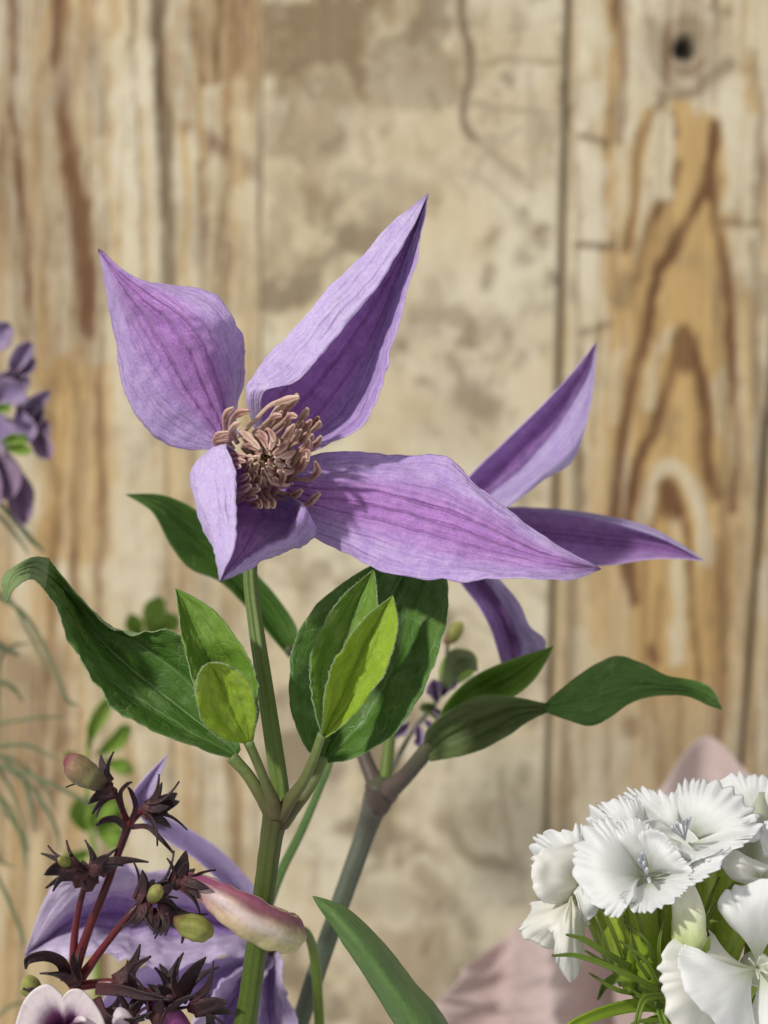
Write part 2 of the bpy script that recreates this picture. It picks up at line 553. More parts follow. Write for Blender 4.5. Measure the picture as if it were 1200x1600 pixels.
M['stamen'] = m_stamen()
M['pistil'] = m_plain('pistil_green', (0.16, 0.13, 0.04), (0.30, 0.24, 0.08), 900, 0.6)
M['white'] = m_along('white_petal', [(0.0, (0.66, 0.72, 0.52)), (0.28, (0.88, 0.89, 0.86)), (1.0, (0.91, 0.915, 0.92))], scale=500, amt=0.06, rough=0.55, spec=0.2, transl=0.34, streak=22, bstr=0.12, sk=0.16)
M['cream'] = m_along('cream_petal', [(0.0, (0.70, 0.70, 0.48)), (0.4, (0.84, 0.83, 0.74)), (1.0, (0.90, 0.89, 0.85))], scale=500, amt=0.06, rough=0.55, spec=0.2, transl=0.25, streak=12, bstr=0.15, sk=0.14)
M['throat_green'] = m_plain('throat_green', (0.55, 0.60, 0.42), (0.66, 0.69, 0.55), 500, 0.6)
M['bud_white'] = m_along('bud_white', [(0.0, (0.22, 0.32, 0.06)), (0.3, (0.52, 0.58, 0.28)), (0.6, (0.78, 0.78, 0.60)), (1.0, (0.84, 0.83, 0.74))], rough=0.5, streak=10, sk=0.3, bstr=0.5)
M['anther'] = m_plain('anther_bluegrey', (0.42, 0.45, 0.52), (0.62, 0.64, 0.66), 900, 0.6)
M['calyx'] = m_along('calyx_green', [(0.0, (0.13, 0.20, 0.014)), (0.6, (0.22, 0.31, 0.022)), (1.0, (0.30, 0.38, 0.05))], streak=14, rough=0.42)
M['bract'] = m_along('bract_green', [(0.0, (0.14, 0.21, 0.02)), (0.7, (0.13, 0.20, 0.025)), (1.0, (0.08, 0.10, 0.02))], streak=5, rough=0.42)
M['dark_sepal'] = m_along('dark_sepal', [(0.0, (0.085, 0.026, 0.030)), (0.4, (0.042, 0.018, 0.022)), (1.0, (0.022, 0.011, 0.014))], scale=1400, amt=0.6, rough=0.5, streak=6, bstr=0.9, spec=0.4)
M['red_stem'] = m_along('red_stem', [(0.0, (0.17, 0.022, 0.026)), (0.6, (0.12, 0.020, 0.026)), (1.0, (0.045, 0.015, 0.02))], streak=6, rough=0.33)
M['bud_pink'] = m_along('bud_pinkgreen', [(0.0, (0.06, 0.03, 0.03)), (0.35, (0.22, 0.20, 0.09)), (0.65, (0.26, 0.15, 0.09)), (0.85, (0.20, 0.04, 0.06)), (1.0, (0.16, 0.03, 0.05))], rough=0.58, streak=8, bstr=0.8, amt=0.5)
M['bud_green'] = m_along('bud_green', [(0.0, (0.16, 0.05, 0.04)), (0.35, (0.20, 0.21, 0.05)), (0.8, (0.30, 0.31, 0.08)), (1.0, (0.30, 0.26, 0.08))], rough=0.58, streak=9, bstr=0.8, amt=0.5)
def m_bell():
    T = NT('pink_bell')
    uv, u, v, ob = uv_parts(T)
    top = T.math('ABSOLUTE', T.math('SUBTRACT', u, 0.5))                  # 0.5 along the upper side of the tube
    wob = T.math('MULTIPLY', T.math('SUBTRACT', T.noise(T.mapping(uv, (5, 3, 1)), 2.0, 3), 0.5), 0.16)
    up = T.mapr(T.math('ADD', top, wob), 0.27, 0.43)
    low = T.mix(T.mapr(v, 0.05, 0.75), (0.44, 0.18, 0.28), (0.56, 0.50, 0.24))
    low = T.mix(T.mapr(v, 0.82, 1.0), low, (0.40, 0.38, 0.12))
    upc = T.mix(T.mapr(v, 0.1, 0.9), (0.30, 0.07, 0.17), (0.26, 0.08, 0.11))
    band = T.mapr(T.math('ABSOLUTE', T.math('SUBTRACT', top, 0.27)), 0.0, 0.10, 0.75, 0.0)  # pale highlight running along the tube, painted into its colour
    col = T.mix(up, low, upc)
    col = T.mix(T.math('MULTIPLY', band, T.mapr(v, 0.95, 0.5)), col, (0.70, 0.56, 0.58))
    sn = T.noise(T.mapping(uv, (14, 1.2, 1)), 1.0, 3, 0.6)
    col = T.mix(T.mapr(sn, 0.45, 0.75, 0.0, 0.4), col, T.mix(1.0, col, (0.5, 0.45, 0.5), 'MULTIPLY'))
    fz = T.noise(ob, 900, 3)
    col = T.mix(0.4, col, T.mix(fz, (0.2, 0.2, 0.2), (0.85, 0.85, 0.85)), 'OVERLAY')
    return T.out(col, 0.42, 0.45, 0.08, None, T.math('ADD', sn, T.math('MULTIPLY', fz, 0.5)), 0.6, 0.0004)


M['bell'] = m_bell()
M['throat'] = m_along('throat_petal', [(0.0, (0.16, 0.02, 0.12)), (0.45, (0.40, 0.16, 0.34)), (0.62, (0.78, 0.66, 0.72)), (1.0, (0.82, 0.74, 0.74))], rough=0.5, streak=8, transl=0.2)
M['mag'] = m_plain('magenta_throat', (0.16, 0.03, 0.13), (0.30, 0.08, 0.24), 500, 0.5)
M['lark'] = m_petal('larkspur_petal', (0.50, 0.39, 0.60), (0.41, 0.30, 0.55), (0.28, 0.17, 0.38), veins=0.3)
M['lark_d'] = m_petal('larkspur_petal_mauve', (0.42, 0.29, 0.42), (0.36, 0.23, 0.38), (0.24, 0.14, 0.27), veins=0.3)
M['sprig'] = m_plain('sprig_green', (0.24, 0.38, 0.06), (0.32, 0.46, 0.10), 90, 0.55, transl=0.3)
M['paper'] = m_plain('mauve_paper', (0.56, 0.44, 0.415), (0.60, 0.475, 0.45), 25, 0.85, 0.1, 0.1, bstr=0.1)

# ------------------------------------------------------------------ the plank wall
def wall_pt(px, py, back=0.0):
    """pixels -> points on the upright wall plane"""
    px = np.asarray(px, float); py = np.asarray(py, float)
    dx = (px - 600) / FPX; dz = (800 - py) / FPX
    dirv = FWD[None] + RGT[None] * dx.ravel()[:, None] + UPV[None] * dz.ravel()[:, None]
    t = (WALL_Y - CAM[1]) / dirv[:, 1]
    p = CAM[None] + dirv * t[:, None]
    p[:, 1] += np.asarray(back, float).ravel() if np.ndim(back) else back
    return p


_lat = rng.random((64, 64, 4))


def vnoise(x, y, ch=0):
    """smooth value noise, arrays"""
    x = np.asarray(x, float); y = np.asarray(y, float)
    xi = np.floor(x).astype(int); yi = np.floor(y).astype(int)
    fx = x - xi; fy = y - yi
    fx = fx * fx * (3 - 2 * fx); fy = fy * fy * (3 - 2 * fy)
    L = _lat[..., ch % 4]
    a = L[yi % 64, xi % 64]; b = L[yi % 64, (xi + 1) % 64]
    c = L[(yi + 1) % 64, xi % 64]; d = L[(yi + 1) % 64, (xi + 1) % 64]
    return (a * (1 - fx) + b * fx) * (1 - fy) + (c * (1 - fx) + d * fx) * fy


def fbm(x, y, ch=0, o=4):
    s = 0; a = 0.5; t = 0
    for k in range(o):
        s = s + a * vnoise(x * 2 ** k + 17.3 * k, y * 2 ** k + 5.1 * k, ch + k); t += a; a *= 0.55
    return s / t


def sst(x, a, b):
    t = np.clip((x - a) / (b - a), 0, 1)
    return t * t * (3 - 2 * t)


def dist_line(X, Y, pts):
    d = np.full(X.shape, 1e9); 
    for (x0, y0), (x1, y1) in zip(pts[:-1], pts[1:]):
        vx, vy = x1 - x0, y1 - y0
        t = np.clip(((X - x0) * vx + (Y - y0) * vy) / (vx * vx + vy * vy + 1e-9), 0, 1)
        d = np.minimum(d, np.hypot(X - x0 - t * vx, Y - y0 - t * vy))
    return d


def smooth_pts(pts, n=26):
    return [tuple(p) for p in cr(np.asarray(pts, float), n)]


def stroke(X, Y, pts, w, soft=0.6):
    d = dist_line(X, Y, smooth_pts(pts) if len(pts) > 2 else pts)
    return 1 - sst(d, w * (1 - soft), w * (1 + soft))


def patch(X, Y, x0, x1, y0, y1, soft=10):
    k = min(4.0, soft / 10.0)
    X = X + 46 * k * (fbm(X / 55 + 3.3, Y / 70 + x0 * 0.01, 2) - 0.5)
    Y = Y + 80 * k * (fbm(X / 45 + y0 * 0.013, Y / 60, 3) - 0.5)
    return sst(X, x0 - soft, x0 + soft) * (1 - sst(X, x1 - soft, x1 + soft)) * sst(Y, y0 - soft, y0 + soft) * (1 - sst(Y, y1 - soft, y1 + soft))


def wall_masks(X0, Y0, plank):
    """brown grain, bare ochre wood, grey dirt, darkness of old holes: how the boards are coloured and worn"""
    X = X0 + (fbm(X0 / 60, Y0 / 90, 0) - 0.5) * 22 + (fbm(X0 / 16, Y0 / 30, 2) - 0.5) * 7
    Y = Y0 + (fbm(X0 / 50, Y0 / 50, 1) - 0.5) * 26
    streak = fbm(X / 9 + 0.004 * Y, Y / 420, 1, 4)
    streak2 = fbm(X / 30, Y / 600, 3, 3)
    blot = fbm(X0 / 75, Y0 / 75, 2, 4)
    br = np.zeros(X.shape); oc = np.zeros(X.shape); gr = np.zeros(X.shape); ho = np.zeros(X.shape)
    if plank in (0, 1):
        oc = 0.34 * sst(streak2, 0.40, 0.62) + 0.30 * sst(streak, 0.5, 0.75)
        br = 0.22 * sst(streak, 0.52, 0.75)
        gr = 0.25 * sst(blot, 0.5, 0.7)
        for pts, w, a in [([(92, -60), (100, 150), (118, 300), (132, 470), (150, 620)], 17, 0.85),
                          ([(75, -60), (95, 120), (112, 330)], 12, 0.45),
                          ([(14, -60), (24, 200), (42, 420), (62, 600)], 8, 0.75),
                          ([(30, -60), (40, 160), (58, 420)], 5, 0.4),
                          ([(150, 600), (160, 800), (158, 1000), (165, 1300), (160, 1700)], 7, 0.45),
                          ([(70, 600), (90, 760), (84, 1000), (92, 1240)], 7, 0.4),
                          ([(312, -60), (314, 60), (316, 130)], 5, 0.7),
                          ([(318, 250), (316, 340), (314, 470)], 8, 0.55),
                          ([(298, 195), (330, 225), (368, 248), (402, 272)], 15, 0.45),
                          ([(392, 0), (396, 120), (392, 170)], 9, 0.4),
                          ([(365, 170), (385, 150)], 14, 0.3)]:
            fade = np.clip(0.25 + 1.5 * fbm(X0 / 26 + w, Y0 / 110 + a, 1, 3), 0, 1) * (1 - 0.8 * sst(Y0, pts[-1][1] - 170, pts[-1][1] + 10) * (pts[-1][1] > 400))
            br = np.maximum(br, a * fade * stroke(X + 10 * (fbm(X0 / 14, Y0 / 80, 3) - 0.5), Y, pts, w, 0.8))
        for pts, w, a in [([(255, -60), (250, 60), (258, 220), (264, 460)], 11, 0.9),
                          ([(240, -60), (243, 90)], 12, 0.7),
                          ([(135, 320), (140, 520)], 9, 0.7),
                          ([(150, 60), (158, 200)], 8, 0.4), ([(0, 200), (30, 520)], 8, 0.4),
                          ([(200, 205), (203, 218)], 10, 0.55), ([(300, 600), (306, 1000)], 8, 0.35)]:
            gr = np.maximum(gr, a * stroke(X, Y, pts, w))
        for (x0, x1, y0, y1), a in [((312, 404, -60, 125), 0.55), ((60, 175, 560, 880), 0.75), ((135, 162, -60, 40), 0.55),
                                    ((272, 284, 0, 220), 0.6), ((120, 190, 820, 1500), 0.35), ((262, 300, 640, 1200), 0.45), ((310, 402, 300, 640), 0.18),
                                    ((262, 272, 420, 640), 0.5), ((150, 165, 0, 280), 0.5), ((-260, -40, 200, 1400), 0.3)]:
            oc = np.maximum(oc, a * patch(X, Y, x0, x1, y0, y1, 12) * (0.75 + 0.5 * (streak - 0.4)))
        for (x0, x1, y0, y1), a in [((312, 402, -60, 130), 0.42), ((-80, 128, -80, 600), 0.26), ((0, 105, 1000, 1290), 0.40), ((130, 160, -60, 560), 0.16), ((262, 306, -60, 200), 0.25), ((55, 110, 250, 520), 0.25)]:
            br = np.maximum(br, a * patch(X, Y, x0, x1, y0, y1, 18))
        for (x0, x1, y0, y1), a in [((165, 238, 55, 250), 0.9), ((178, 240, 230, 420), 0.6), ((284, 302, 215, 300), 0.9), ((175, 262, 760, 940), 0.8),
                                    ((320, 395, 270, 330), 0.5), ((20, 55, 560, 900), 0.4), ((185, 260, 1220, 1500), 0.5), ((100, 130, 40, 80), 0.3)]:
            k = 1 - a * patch(X, Y, x0, x1, y0, y1, 14)
            br *= k; oc *= k; gr *= k
    elif plank == 2:
        gr = 0.66 * sst(blot, 0.48, 0.66) * (0.55 + 0.45 * sst(fbm(X0 / 200, Y0 / 260, 3, 2), 0.35, 0.6))
        gr = np.maximum(gr, 0.30 * sst(fbm(X0 / 26, Y0 / 30, 0, 3), 0.58, 0.74))
        oc = 0.20 * sst(fbm(X0 / 120, Y0 / 160, 1, 3), 0.42, 0.66)
        br = 0.12 * sst(fbm(X0 / 90, Y0 / 130, 2, 3), 0.5, 0.7)
        for pts, w, a in [([(712, -40), (722, 40), (736, 90), (731, 190), (758, 228), (800, 268), (826, 290)], 7, 0.85),
                          ([(600, 84), (700, 92), (870, 98)], 5, 0.45), ([(625, 142), (700, 148), (770, 165), (880, 185)], 5, 0.40),
                          ([(456, 110), (480, 140), (512, 185), (530, 205), (500, 228)], 9, 0.60),
                          ([(480, 290), (488, 340)], 14, 0.5), ([(520, 20), (560, 60)], 26, 0.4), ([(660, 60), (690, 0)], 14, 0.4),
                          ([(672, 450), (690, 490)], 14, 0.5), ([(730, 620), (760, 640)], 26, 0.55), ([(700, 560), (720, 600)], 9, 0.5),
                          ([(690, 1270), (730, 1330), (790, 1350)], 11, 0.5), ([(700, 1230), (695, 1290)], 10, 0.4), ([(660, 1370), (710, 1420)], 20, 0.45),
                          ([(560, 1400), (640, 1410)], 26, 0.32), ([(860, 430), (868, 440)], 9, 0.9)]:
            gr = np.maximum(gr, a * stroke(X, Y, pts, w))
        for (x0, x1, y0, y1), a in [((405, 600, -80, 130), 0.62), ((405, 520, 100, 290), 0.42), ((405, 440, 300, 420), 0.45), ((410, 470, 100, 240), 0.25), ((600, 720, -80, 90), 0.3), ((570, 720, 1440, 1700), 0.3)]:
            gr = np.maximum(gr, a * patch(X, Y, x0, x1, y0, y1, 40))
            oc = np.maximum(oc, a * 0.7 * patch(X, Y, x0, x1, y0, y1, 40)); br = np.maximum(br, a * 0.42 * patch(X, Y, x0, x1, y0, y1, 40))
        for (x0, x1, y0, y1), a in [((420, 600, 250, 330), 0.5), ((640, 870, 200, 330), 0.55), ((600, 860, 340, 560), 0.45), ((640, 850, 1060, 1240), 0.6)]:
            gr *= 1 - a * patch(X, Y, x0, x1, y0, y1, 40)
    elif plank == 3:
        lb = np.maximum(1058 - (Y - 150) * 0.24, 968)
        oc = 0.92 * sst(X - lb, 0, 30) * (1 - sst(X, 1130, 1158)) * sst(Y + 60 * (fbm(X0 / 25, Y0 / 60, 1) - 0.5), 140, 205) * (1 - 0.5 * sst(Y, 1000, 1150))
        for pts, w in [([(1012, 175), (1000, 260), (985, 380), (968, 520)], 9), ([(1096, 190), (1066, 262), (1030, 345), (1000, 440), (980, 560), (965, 700)], 15), ([(1060, 165), (1075, 230), (1066, 280)], 17)]:
            oc = np.maximum(oc, 0.85 * stroke(X, Y, pts, w))
        oc = np.maximum(oc, 0.65 * stroke(X, Y, [(958, -60), (955, 150), (948, 300), (958, 470), (950, 700), (930, 1000)], 13))
        oc = np.maximum(oc, 0.45 * stroke(X, Y, [(990, 240), (978, 360), (968, 500)], 16))
        oc = np.maximum(oc, 0.6 * stroke(X, Y, [(1172, 100), (1172, 170)], 10)); oc = np.maximum(oc, 0.6 * stroke(X, Y, [(1165, 460), (1168, 640), (1160, 840)], 13))
        oc = np.maximum(oc, 0.35 * sst(streak, 0.5, 0.7)); oc = np.maximum(oc, 0.5 * patch(X, Y, 905, 1000, 880, 1010, 24))
        oc = np.maximum(oc, 0.45 * sst(Y, 700, 900) * (1 - sst(Y, 1080, 1200)))
        br = 0.20 * sst(streak, 0.52, 0.74)
        gr = 0.30 * sst(blot, 0.5, 0.72)
        for pts, w, a in [([(968, -60), (970, 60), (974, 130), (968, 215)], 11, 0.55),
                          ([(1030, 165), (1004, 220), (994, 300), (980, 390)], 8, 0.55), ([(1048, 180), (1055, 215)], 7, 0.45),
                          ([(1060, 262), (1040, 310), (1012, 370), (998, 440)], 9, 0.50)]:
            br = np.maximum(br, a * stroke(X, Y, pts, w))
        # pale paint left between the grain
        for (x0, x1, y0, y1), a in [((906, 946, -60, 68), 0.9), ((906, 945, 118, 212), 0.95), ((902, 952, 232, 372), 1.0), ((896, 940, 395, 500), 0.95), ((898, 935, 525, 640), 0.6),
                                    ((978, 1006, -40, 150), 0.9), ((1016, 1048, 195, 300), 0.95), ((1126, 1160, 115, 345), 0.95), ((1146, 1166, 362, 420), 0.8),
                                    ((950, 978, 540, 660), 0.5), ((1112, 1138, 570, 700), 0.6), ((1180, 1210, 640, 720), 0.9), ((1178, 1200, 130, 260), 0.7),
                                    ((1050, 1078, 870, 1030), 0.85), ((905, 930, 600, 720), 0.5), ((890, 925, 980, 1100), 0.7), ((1140, 1166, 1080, 1180), 0.5), ((1048, 1064, 800, 850), 0.7)]:
            k = 1 - a * patch(X, Y, x0, x1, y0, y1, 9)
            br *= k; oc *= k; gr *= k
        arch = stroke(X, Y, [(1000, 860), (1012, 770), (1030, 738), (1052, 728), (1075, 745), (1092, 800), (1104, 880)], 12)
        for k_ in (br, oc, gr):
            k_ *= 1 - 0.85 * arch
        pale2 = stroke(X, Y, [(1010, 640), (1020, 560), (1045, 520)], 9)
        for k_ in (br, oc, gr):
            k_ *= 1 - 0.7 * pale2
        for pts, w, a in [([(1117, 200), (1110, 260), (1102, 300)], 10, 0.85), ([(1104, 285), (1082, 330), (1048, 398), (1018, 474), (996, 562), (983, 630), (966, 730), (958, 820)], 9, 0.85),
                          ([(1110, 270), (1120, 340), (1130, 400), (1139, 490), (1141, 570), (1150, 700), (1146, 800)], 9, 0.75),
                          ([(1074, 516), (1052, 575), (1022, 665), (992, 742), (982, 830), (990, 940)], 9, 0.8),
                          ([(1074, 516), (1094, 560), (1104, 640), (1108, 730), (1124, 780)], 9, 0.8),
                          ([(1074, 535), (1074, 560)], 22, 0.85),
                          ([(1046, 765), (1050, 800)], 18, 0.95), ([(1062, 800), (1082, 880), (1090, 1010), (1092, 1080)], 6, 0.6), ([(1030, 790), (1018, 830)], 7, 0.5),
                          ([(1021, 1012), (1024, 1030)], 11, 0.65), ([(985, 1130), (988, 1150)], 12, 0.5), ([(1120, 850), (1128, 1060), (1118, 1300)], 13, 0.35)]:
            br = np.maximum(br, a * stroke(X, Y, pts, w))
        for pts, w, a in [([(905, 220), (945, 224)], 6, 0.7), ([(900, 384), (960, 384)], 6, 0.7), ([(905, 515), (950, 510)], 5, 0.5),
                          ([(1128, 352), (1184, 352)], 6, 0.6), ([(1175, 380), (1182, 800)], 7, 0.5), ([(890, 600), (900, 800), (880, 1300)], 12, 0.55), ([(985, 440), (970, 470)], 16, 0.45)]:
            gr = np.maximum(gr, a * stroke(X, Y, pts, w))
        # the knot: pale swirl, dark heart
        rk = np.hypot((X0 - 1070), (Y0 - 76) * 0.95)
        ring = (1 - sst(rk, 60, 92))
        oc = oc * (1 - 0.8 * ring); br = br * (1 - 0.7 * ring) + 0.20 * ring
        gr = np.maximum(gr * (1 - 0.5 * ring), 0.30 * ring * sst(np.sin(rk / 6.5 + 3 * fbm(X0 / 40, Y0 / 40, 1)), -0.2, 0.8))
        for pts, w, a in [([(1105, 120), (1135, 98)], 13, 0.6), ([(1018, 40), (1024, 90), (1050, 128)], 10, 0.45), ([(1110, 14), (1134, 18)], 9, 0.5), ([(1030, 150), (1075, 142), (1100, 130)], 8, 0.5)]:
            gr = np.maximum(gr, a * stroke(X, Y, pts, w))
        rk2 = np.hypot((X0 - 1070) * (1 + 0.25 * (fbm(X0 / 14, Y0 / 14, 3) - 0.5)), (Y0 - 76) * 0.88) + 9 * (fbm(X0 / 12, Y0 / 12, 2) - 0.5)
        ho = np.maximum(ho, 1 - sst(rk2, 10, 25))
        br = np.maximum(br, 0.45 * (1 - sst(np.abs(rk2 - 30), 4, 16)))
        gr = np.maximum(gr, 0.6 * (1 - sst(Y0, 1180, 1000)) * 0.4)
    else:
        oc = 0.35 * sst(streak2, 0.4, 0.6); br = 0.35 * sst(streak, 0.45, 0.7) + 0.12; gr = 0.3 * sst(blot, 0.45, 0.7)
    wr = random.Random(100 + plank)
    if plank != 2:
        x_lo, x_hi = {0: (-330, 262), 1: (250, 410), 3: (885, 1195), 4: (1190, 1560)}[plank]
        for q_ in range({0: 46, 1: 20, 3: 26, 4: 16}[plank]):
            x = wr.uniform(x_lo, x_hi); y = wr.uniform(-300, 1500); L = wr.uniform(120, 620); dr = wr.uniform(-8, 22) * L / 500
            p_ = [(x, y), (x + dr * .4 + wr.uniform(-4, 4), y + L * .33), (x + dr * .7 + wr.uniform(-4, 4), y + L * .66), (x + dr, y + L)]
            st_ = wr.uniform(0.2, 0.55) * stroke(X, Y, p_, wr.uniform(2.5, 6.5), 0.8)
            if wr.random() < 0.5:
                br = np.maximum(br, st_)
            elif wr.random() < 0.5:
                gr = np.maximum(gr, st_)
            else:
                oc = np.maximum(oc, st_ * 1.5)
    else:
        for q_ in range(26):
            x = wr.uniform(420, 870); y = wr.uniform(-200, 1700); a_ = wr.uniform(0, 6.28); p_ = [(x, y)]
            for r_ in range(4):
                a_ += wr.uniform(-0.7, 0.7); x += 34 * math.cos(a_); y += 44 * math.sin(a_); p_.append((x, y))
            gr = np.maximum(gr, wr.uniform(0.18, 0.42) * stroke(X, Y, p_, wr.uniform(3, 7), 0.8))
        for q_ in range(34):
            x = wr.uniform(420, 870); y = wr.uniform(-200, 1700)
            gr = np.maximum(gr, wr.uniform(0.25, 0.6) * stroke(X, Y, [(x, y), (x + wr.uniform(-12, 12), y + wr.uniform(4, 22))], wr.uniform(5, 15), 0.8))
    if plank != 2:
        fib = fbm(X0 / 5.5 + 0.01 * Y0, Y0 / 300, 0, 4)
        lng = fbm(X0 / 34, Y0 / 130, 3, 3)
        br = br * (0.45 + 1.1 * fib) * (0.65 + 0.7 * lng) + 0.16 * sst(fib, 0.55, 0.75) * (plank != 2)
        oc = np.clip(oc * (0.75 + 0.6 * fib) + 0.10 * sst(lng, 0.45, 0.65), 0, 1)
        gr = gr * (0.5 + 1.0 * fib)
    kb, ko, kg = {0: (1.35, 1.3, 1.25), 1: (1.35, 1.3, 1.25), 2: (1.15, 1.1, 1.2), 3: (1.25, 1.15, 1.3), 4: (1.2, 1.2, 1.2)}[plank]
    return np.clip(np.stack([br * kb, oc * ko, gr * kg, ho], -1), 0, 1)


def m_wood():
    T = NT('limewashed_wood')
    c = T.n('ShaderNodeTexCoord')
    a = T.n('ShaderNodeAttribute', attribute_name='wear')
    h = T.n('ShaderNodeAttribute', attribute_name='hole')
    s = T.n('ShaderNodeSeparateColor')
    T.l(a.outputs['Color'], s.inputs[0])
    fine = T.noise(T.mapping(c.outputs['Object'], (420, 420, 22)), 1.0, 4, 0.6)
    mid = T.noise(c.outputs['Object'], 60, 4, 0.6)
    grain = T.noise(c.outputs['Object'], 700, 3, 0.6)
    paint = T.mix(T.mapr(mid, 0.35, 0.65), (0.60, 0.525, 0.365), (0.68, 0.61, 0.455))

    def mod(x, amt):
        return T.math('MULTIPLY', x, T.math('ADD', 1.0 - amt, T.math('MULTIPLY', fine, 2 * amt)), clamp=True)
    col = T.mix(mod(s.outputs[1], 0.35), paint, T.mix(T.mapr(fine, 0.35, 0.65), (0.47, 0.30, 0.115), (0.56, 0.385, 0.17)))
    col = T.mix(mod(s.outputs[2], 0.25), col, (0.205, 0.155, 0.095))
    col = T.mix(mod(s.outputs[0], 0.25), col, (0.155, 0.075, 0.034))
    col = T.mix(h.outputs['Fac'], col, (0.018, 0.014, 0.010))
    col = T.mix(0.28, col, T.mix(grain, (0.15, 0.15, 0.15), (0.9, 0.9, 0.9)), 'OVERLAY')
    hh = T.math('SUBTRACT', T.math('ADD', fine, mid), T.math('MULTIPLY', s.outputs[0], 1.2))
    return T.out(col, 0.72, 0.2, 0.0, None, hh, 0.5, 0.0008)


M['wood'] = m_wood()
wall = thing('plank_wall', 'pale limewashed plank wall with worn wood grain and a dark knot behind the flowers', 'wall', (0, WALL_Y, 0))
joints = [[(-420, -420)] * 2, None]
J = [lambda y: -330 + 0 * y, lambda y: 247 + 0.020 * y, lambda y: 411 - 0.004 * y, lambda y: 891 - 0.027 * y, lambda y: 1253 - 0.077 * y, lambda y: 1560 + 0 * y]
YROWS = np.arange(-340, 2000, 5.0)
for k in range(5):
    ncol = int((J[k + 1](800) - J[k](800)) / 5.0) + 1
    tt = np.linspace(0, 1, ncol)
    XX = np.stack([J[k](YROWS) + (J[k + 1](YROWS) - J[k](YROWS)) * t for t in tt], 1)
    YY = np.repeat(YROWS[:, None], ncol, 1)
    dl = XX - J[k](YROWS)[:, None]
    dr = J[k + 1](YROWS)[:, None] - XX
    bev_l = {0: 10, 1: 4, 2: 3, 3: 12, 4: 11}[k]
    bev_r = {0: 4, 1: 3, 2: 10, 3: 11, 4: 10}[k]
    dep_l = {0: 3, 1: 0.8, 2: 0.5, 3: 4.0, 4: 6.0}[k]
    dep_r = {0: 0.8, 1: 0.5, 2: 4.0, 3: 4.0, 4: 3}[k]
    back = dep_l * (1 - sst(dl, 0, bev_l)) + dep_r * (1 - sst(dr, 0, bev_r))
    W4 = wall_masks(XX, YY, k)
    rel = (fbm(XX / 40, YY / 240, 1, 4) - 0.5) * 1.0 + 0.5 * W4[..., 0] + 0.25 * W4[..., 1] + 6.0 * W4[..., 3]
    back = (back + rel) / 1000.0
    # dirt caught in the joints
    jd = np.maximum((1 - sst(dl, 2, 13)) * (0.8 if k in (3, 4) else 0.15), (1 - sst(dr, 2, 13)) * (0.8 if k in (2, 3) else 0.15))
    jd = jd * (0.8 + 0.4 * (fbm(XX / 20, YY / 60, 2) - 0.5))
    W4[..., 2] = np.maximum(W4[..., 2], np.clip(jd, 0, 1))
    V = wall_pt(XX, YY, back)
    # skirts down the two long sides give each plank its thickness
    nr = len(YROWS)
    base = V.reshape(nr, ncol, 3)
    sl = base[:, :1] + np.array([0, 0.018, 0]); sr = base[:, -1:] + np.array([0, 0.018, 0])
    full = np.concatenate([sl, base, sr], 1)
    nc2 = ncol + 2
    W5 = np.concatenate([W4[:, :1], W4, W4[:, -1:]], 1)
    idx = np.arange(nr * nc2).reshape(nr, nc2)
    q = np.stack([idx[:-1, :-1], idx[:-1, 1:], idx[1:, 1:], idx[1:, :-1]], -1).reshape(-1, 4)[:, ::-1]
    me = bpy.data.meshes.new('plank')
    me.vertices.add(nr * nc2); me.vertices.foreach_set('co', full.ravel())
    me.loops.add(q.size); me.loops.foreach_set('vertex_index', q.ravel().astype(np.int32))
    me.polygons.add(len(q)); me.polygons.foreach_set('loop_start', np.arange(0, q.size, 4, dtype=np.int32))
    me.polygons.foreach_set('use_smooth', [True] * len(q))
    me.update(calc_edges=True); me.validate()
    at = me.color_attributes.new('wear', 'FLOAT_COLOR', 'POINT')
    cc = np.ones((nr * nc2, 4), np.float32); cc[:, :3] = W5.reshape(-1, 4)[:, :3]
    at.data.foreach_set('color', cc.ravel())
    ah = me.attributes.new('hole', 'FLOAT', 'POINT'); ah.data.foreach_set('value', W5.reshape(-1, 4)[:, 3].astype(np.float32).ravel())
    me.materials.append(M['wood'])
    link('plank', me, wall)
bk = wall_pt(np.array([-340, 1580, 1580, -340]), np.array([2000, 2000, -340, -340]), 0.017)
link('backing_board', mesh_from('backing_board', np.concatenate([bk, bk + np.array([0, 0.01, 0])]),
     [(0, 1, 2, 3), (7, 6, 5, 4), (0, 4, 5, 1), (1, 5, 6, 2), (2, 6, 7, 3), (3, 7, 4, 0)], [m_plain('old_backing', (0.05, 0.035, 0.02), (0.09, 0.065, 0.04), 60, 0.9)], smooth=False), wall)

# ------------------------------------------------------------------ wrapping paper
pp = thing('wrapping_paper', 'folded mauve wrapping paper propped behind the white dianthus', 'paper', P(950, 1900, 190))
PB = [[(560, 1760, 205), (640, 1640, 200), (690, 1560, 196), (735, 1505, 194)],
      [(700, 1800, 195), (760, 1660, 186), (790, 1560, 184), (800, 1455, 186)],
      [(860, 1800, 180), (868, 1660, 176), (862, 1540, 176), (858, 1412, 180)],
      [(960, 1800, 196), (940, 1640, 190), (945, 1480, 190), (940, 1330, 196)],
      [(1080, 1800, 176), (1050, 1600, 176), (1040, 1400, 182), (1030, 1235, 190)],
      [(1120, 1800, 176), (1100, 1600, 178), (1100, 1350, 184), (1102, 1150, 192)],
      [(1240, 1800, 196), (1230, 1600, 196), (1220, 1420, 198), (1190, 1225, 200)],
      [(1420, 1800, 206), (1420, 1650, 206), (1420, 1500, 206), (1400, 1360, 206)]]
for k_, c_ in enumerate(PB):
    PB[k_] = [(x, y, d + 40 + (9 if k_ % 2 else -9)) for x, y, d in c_]
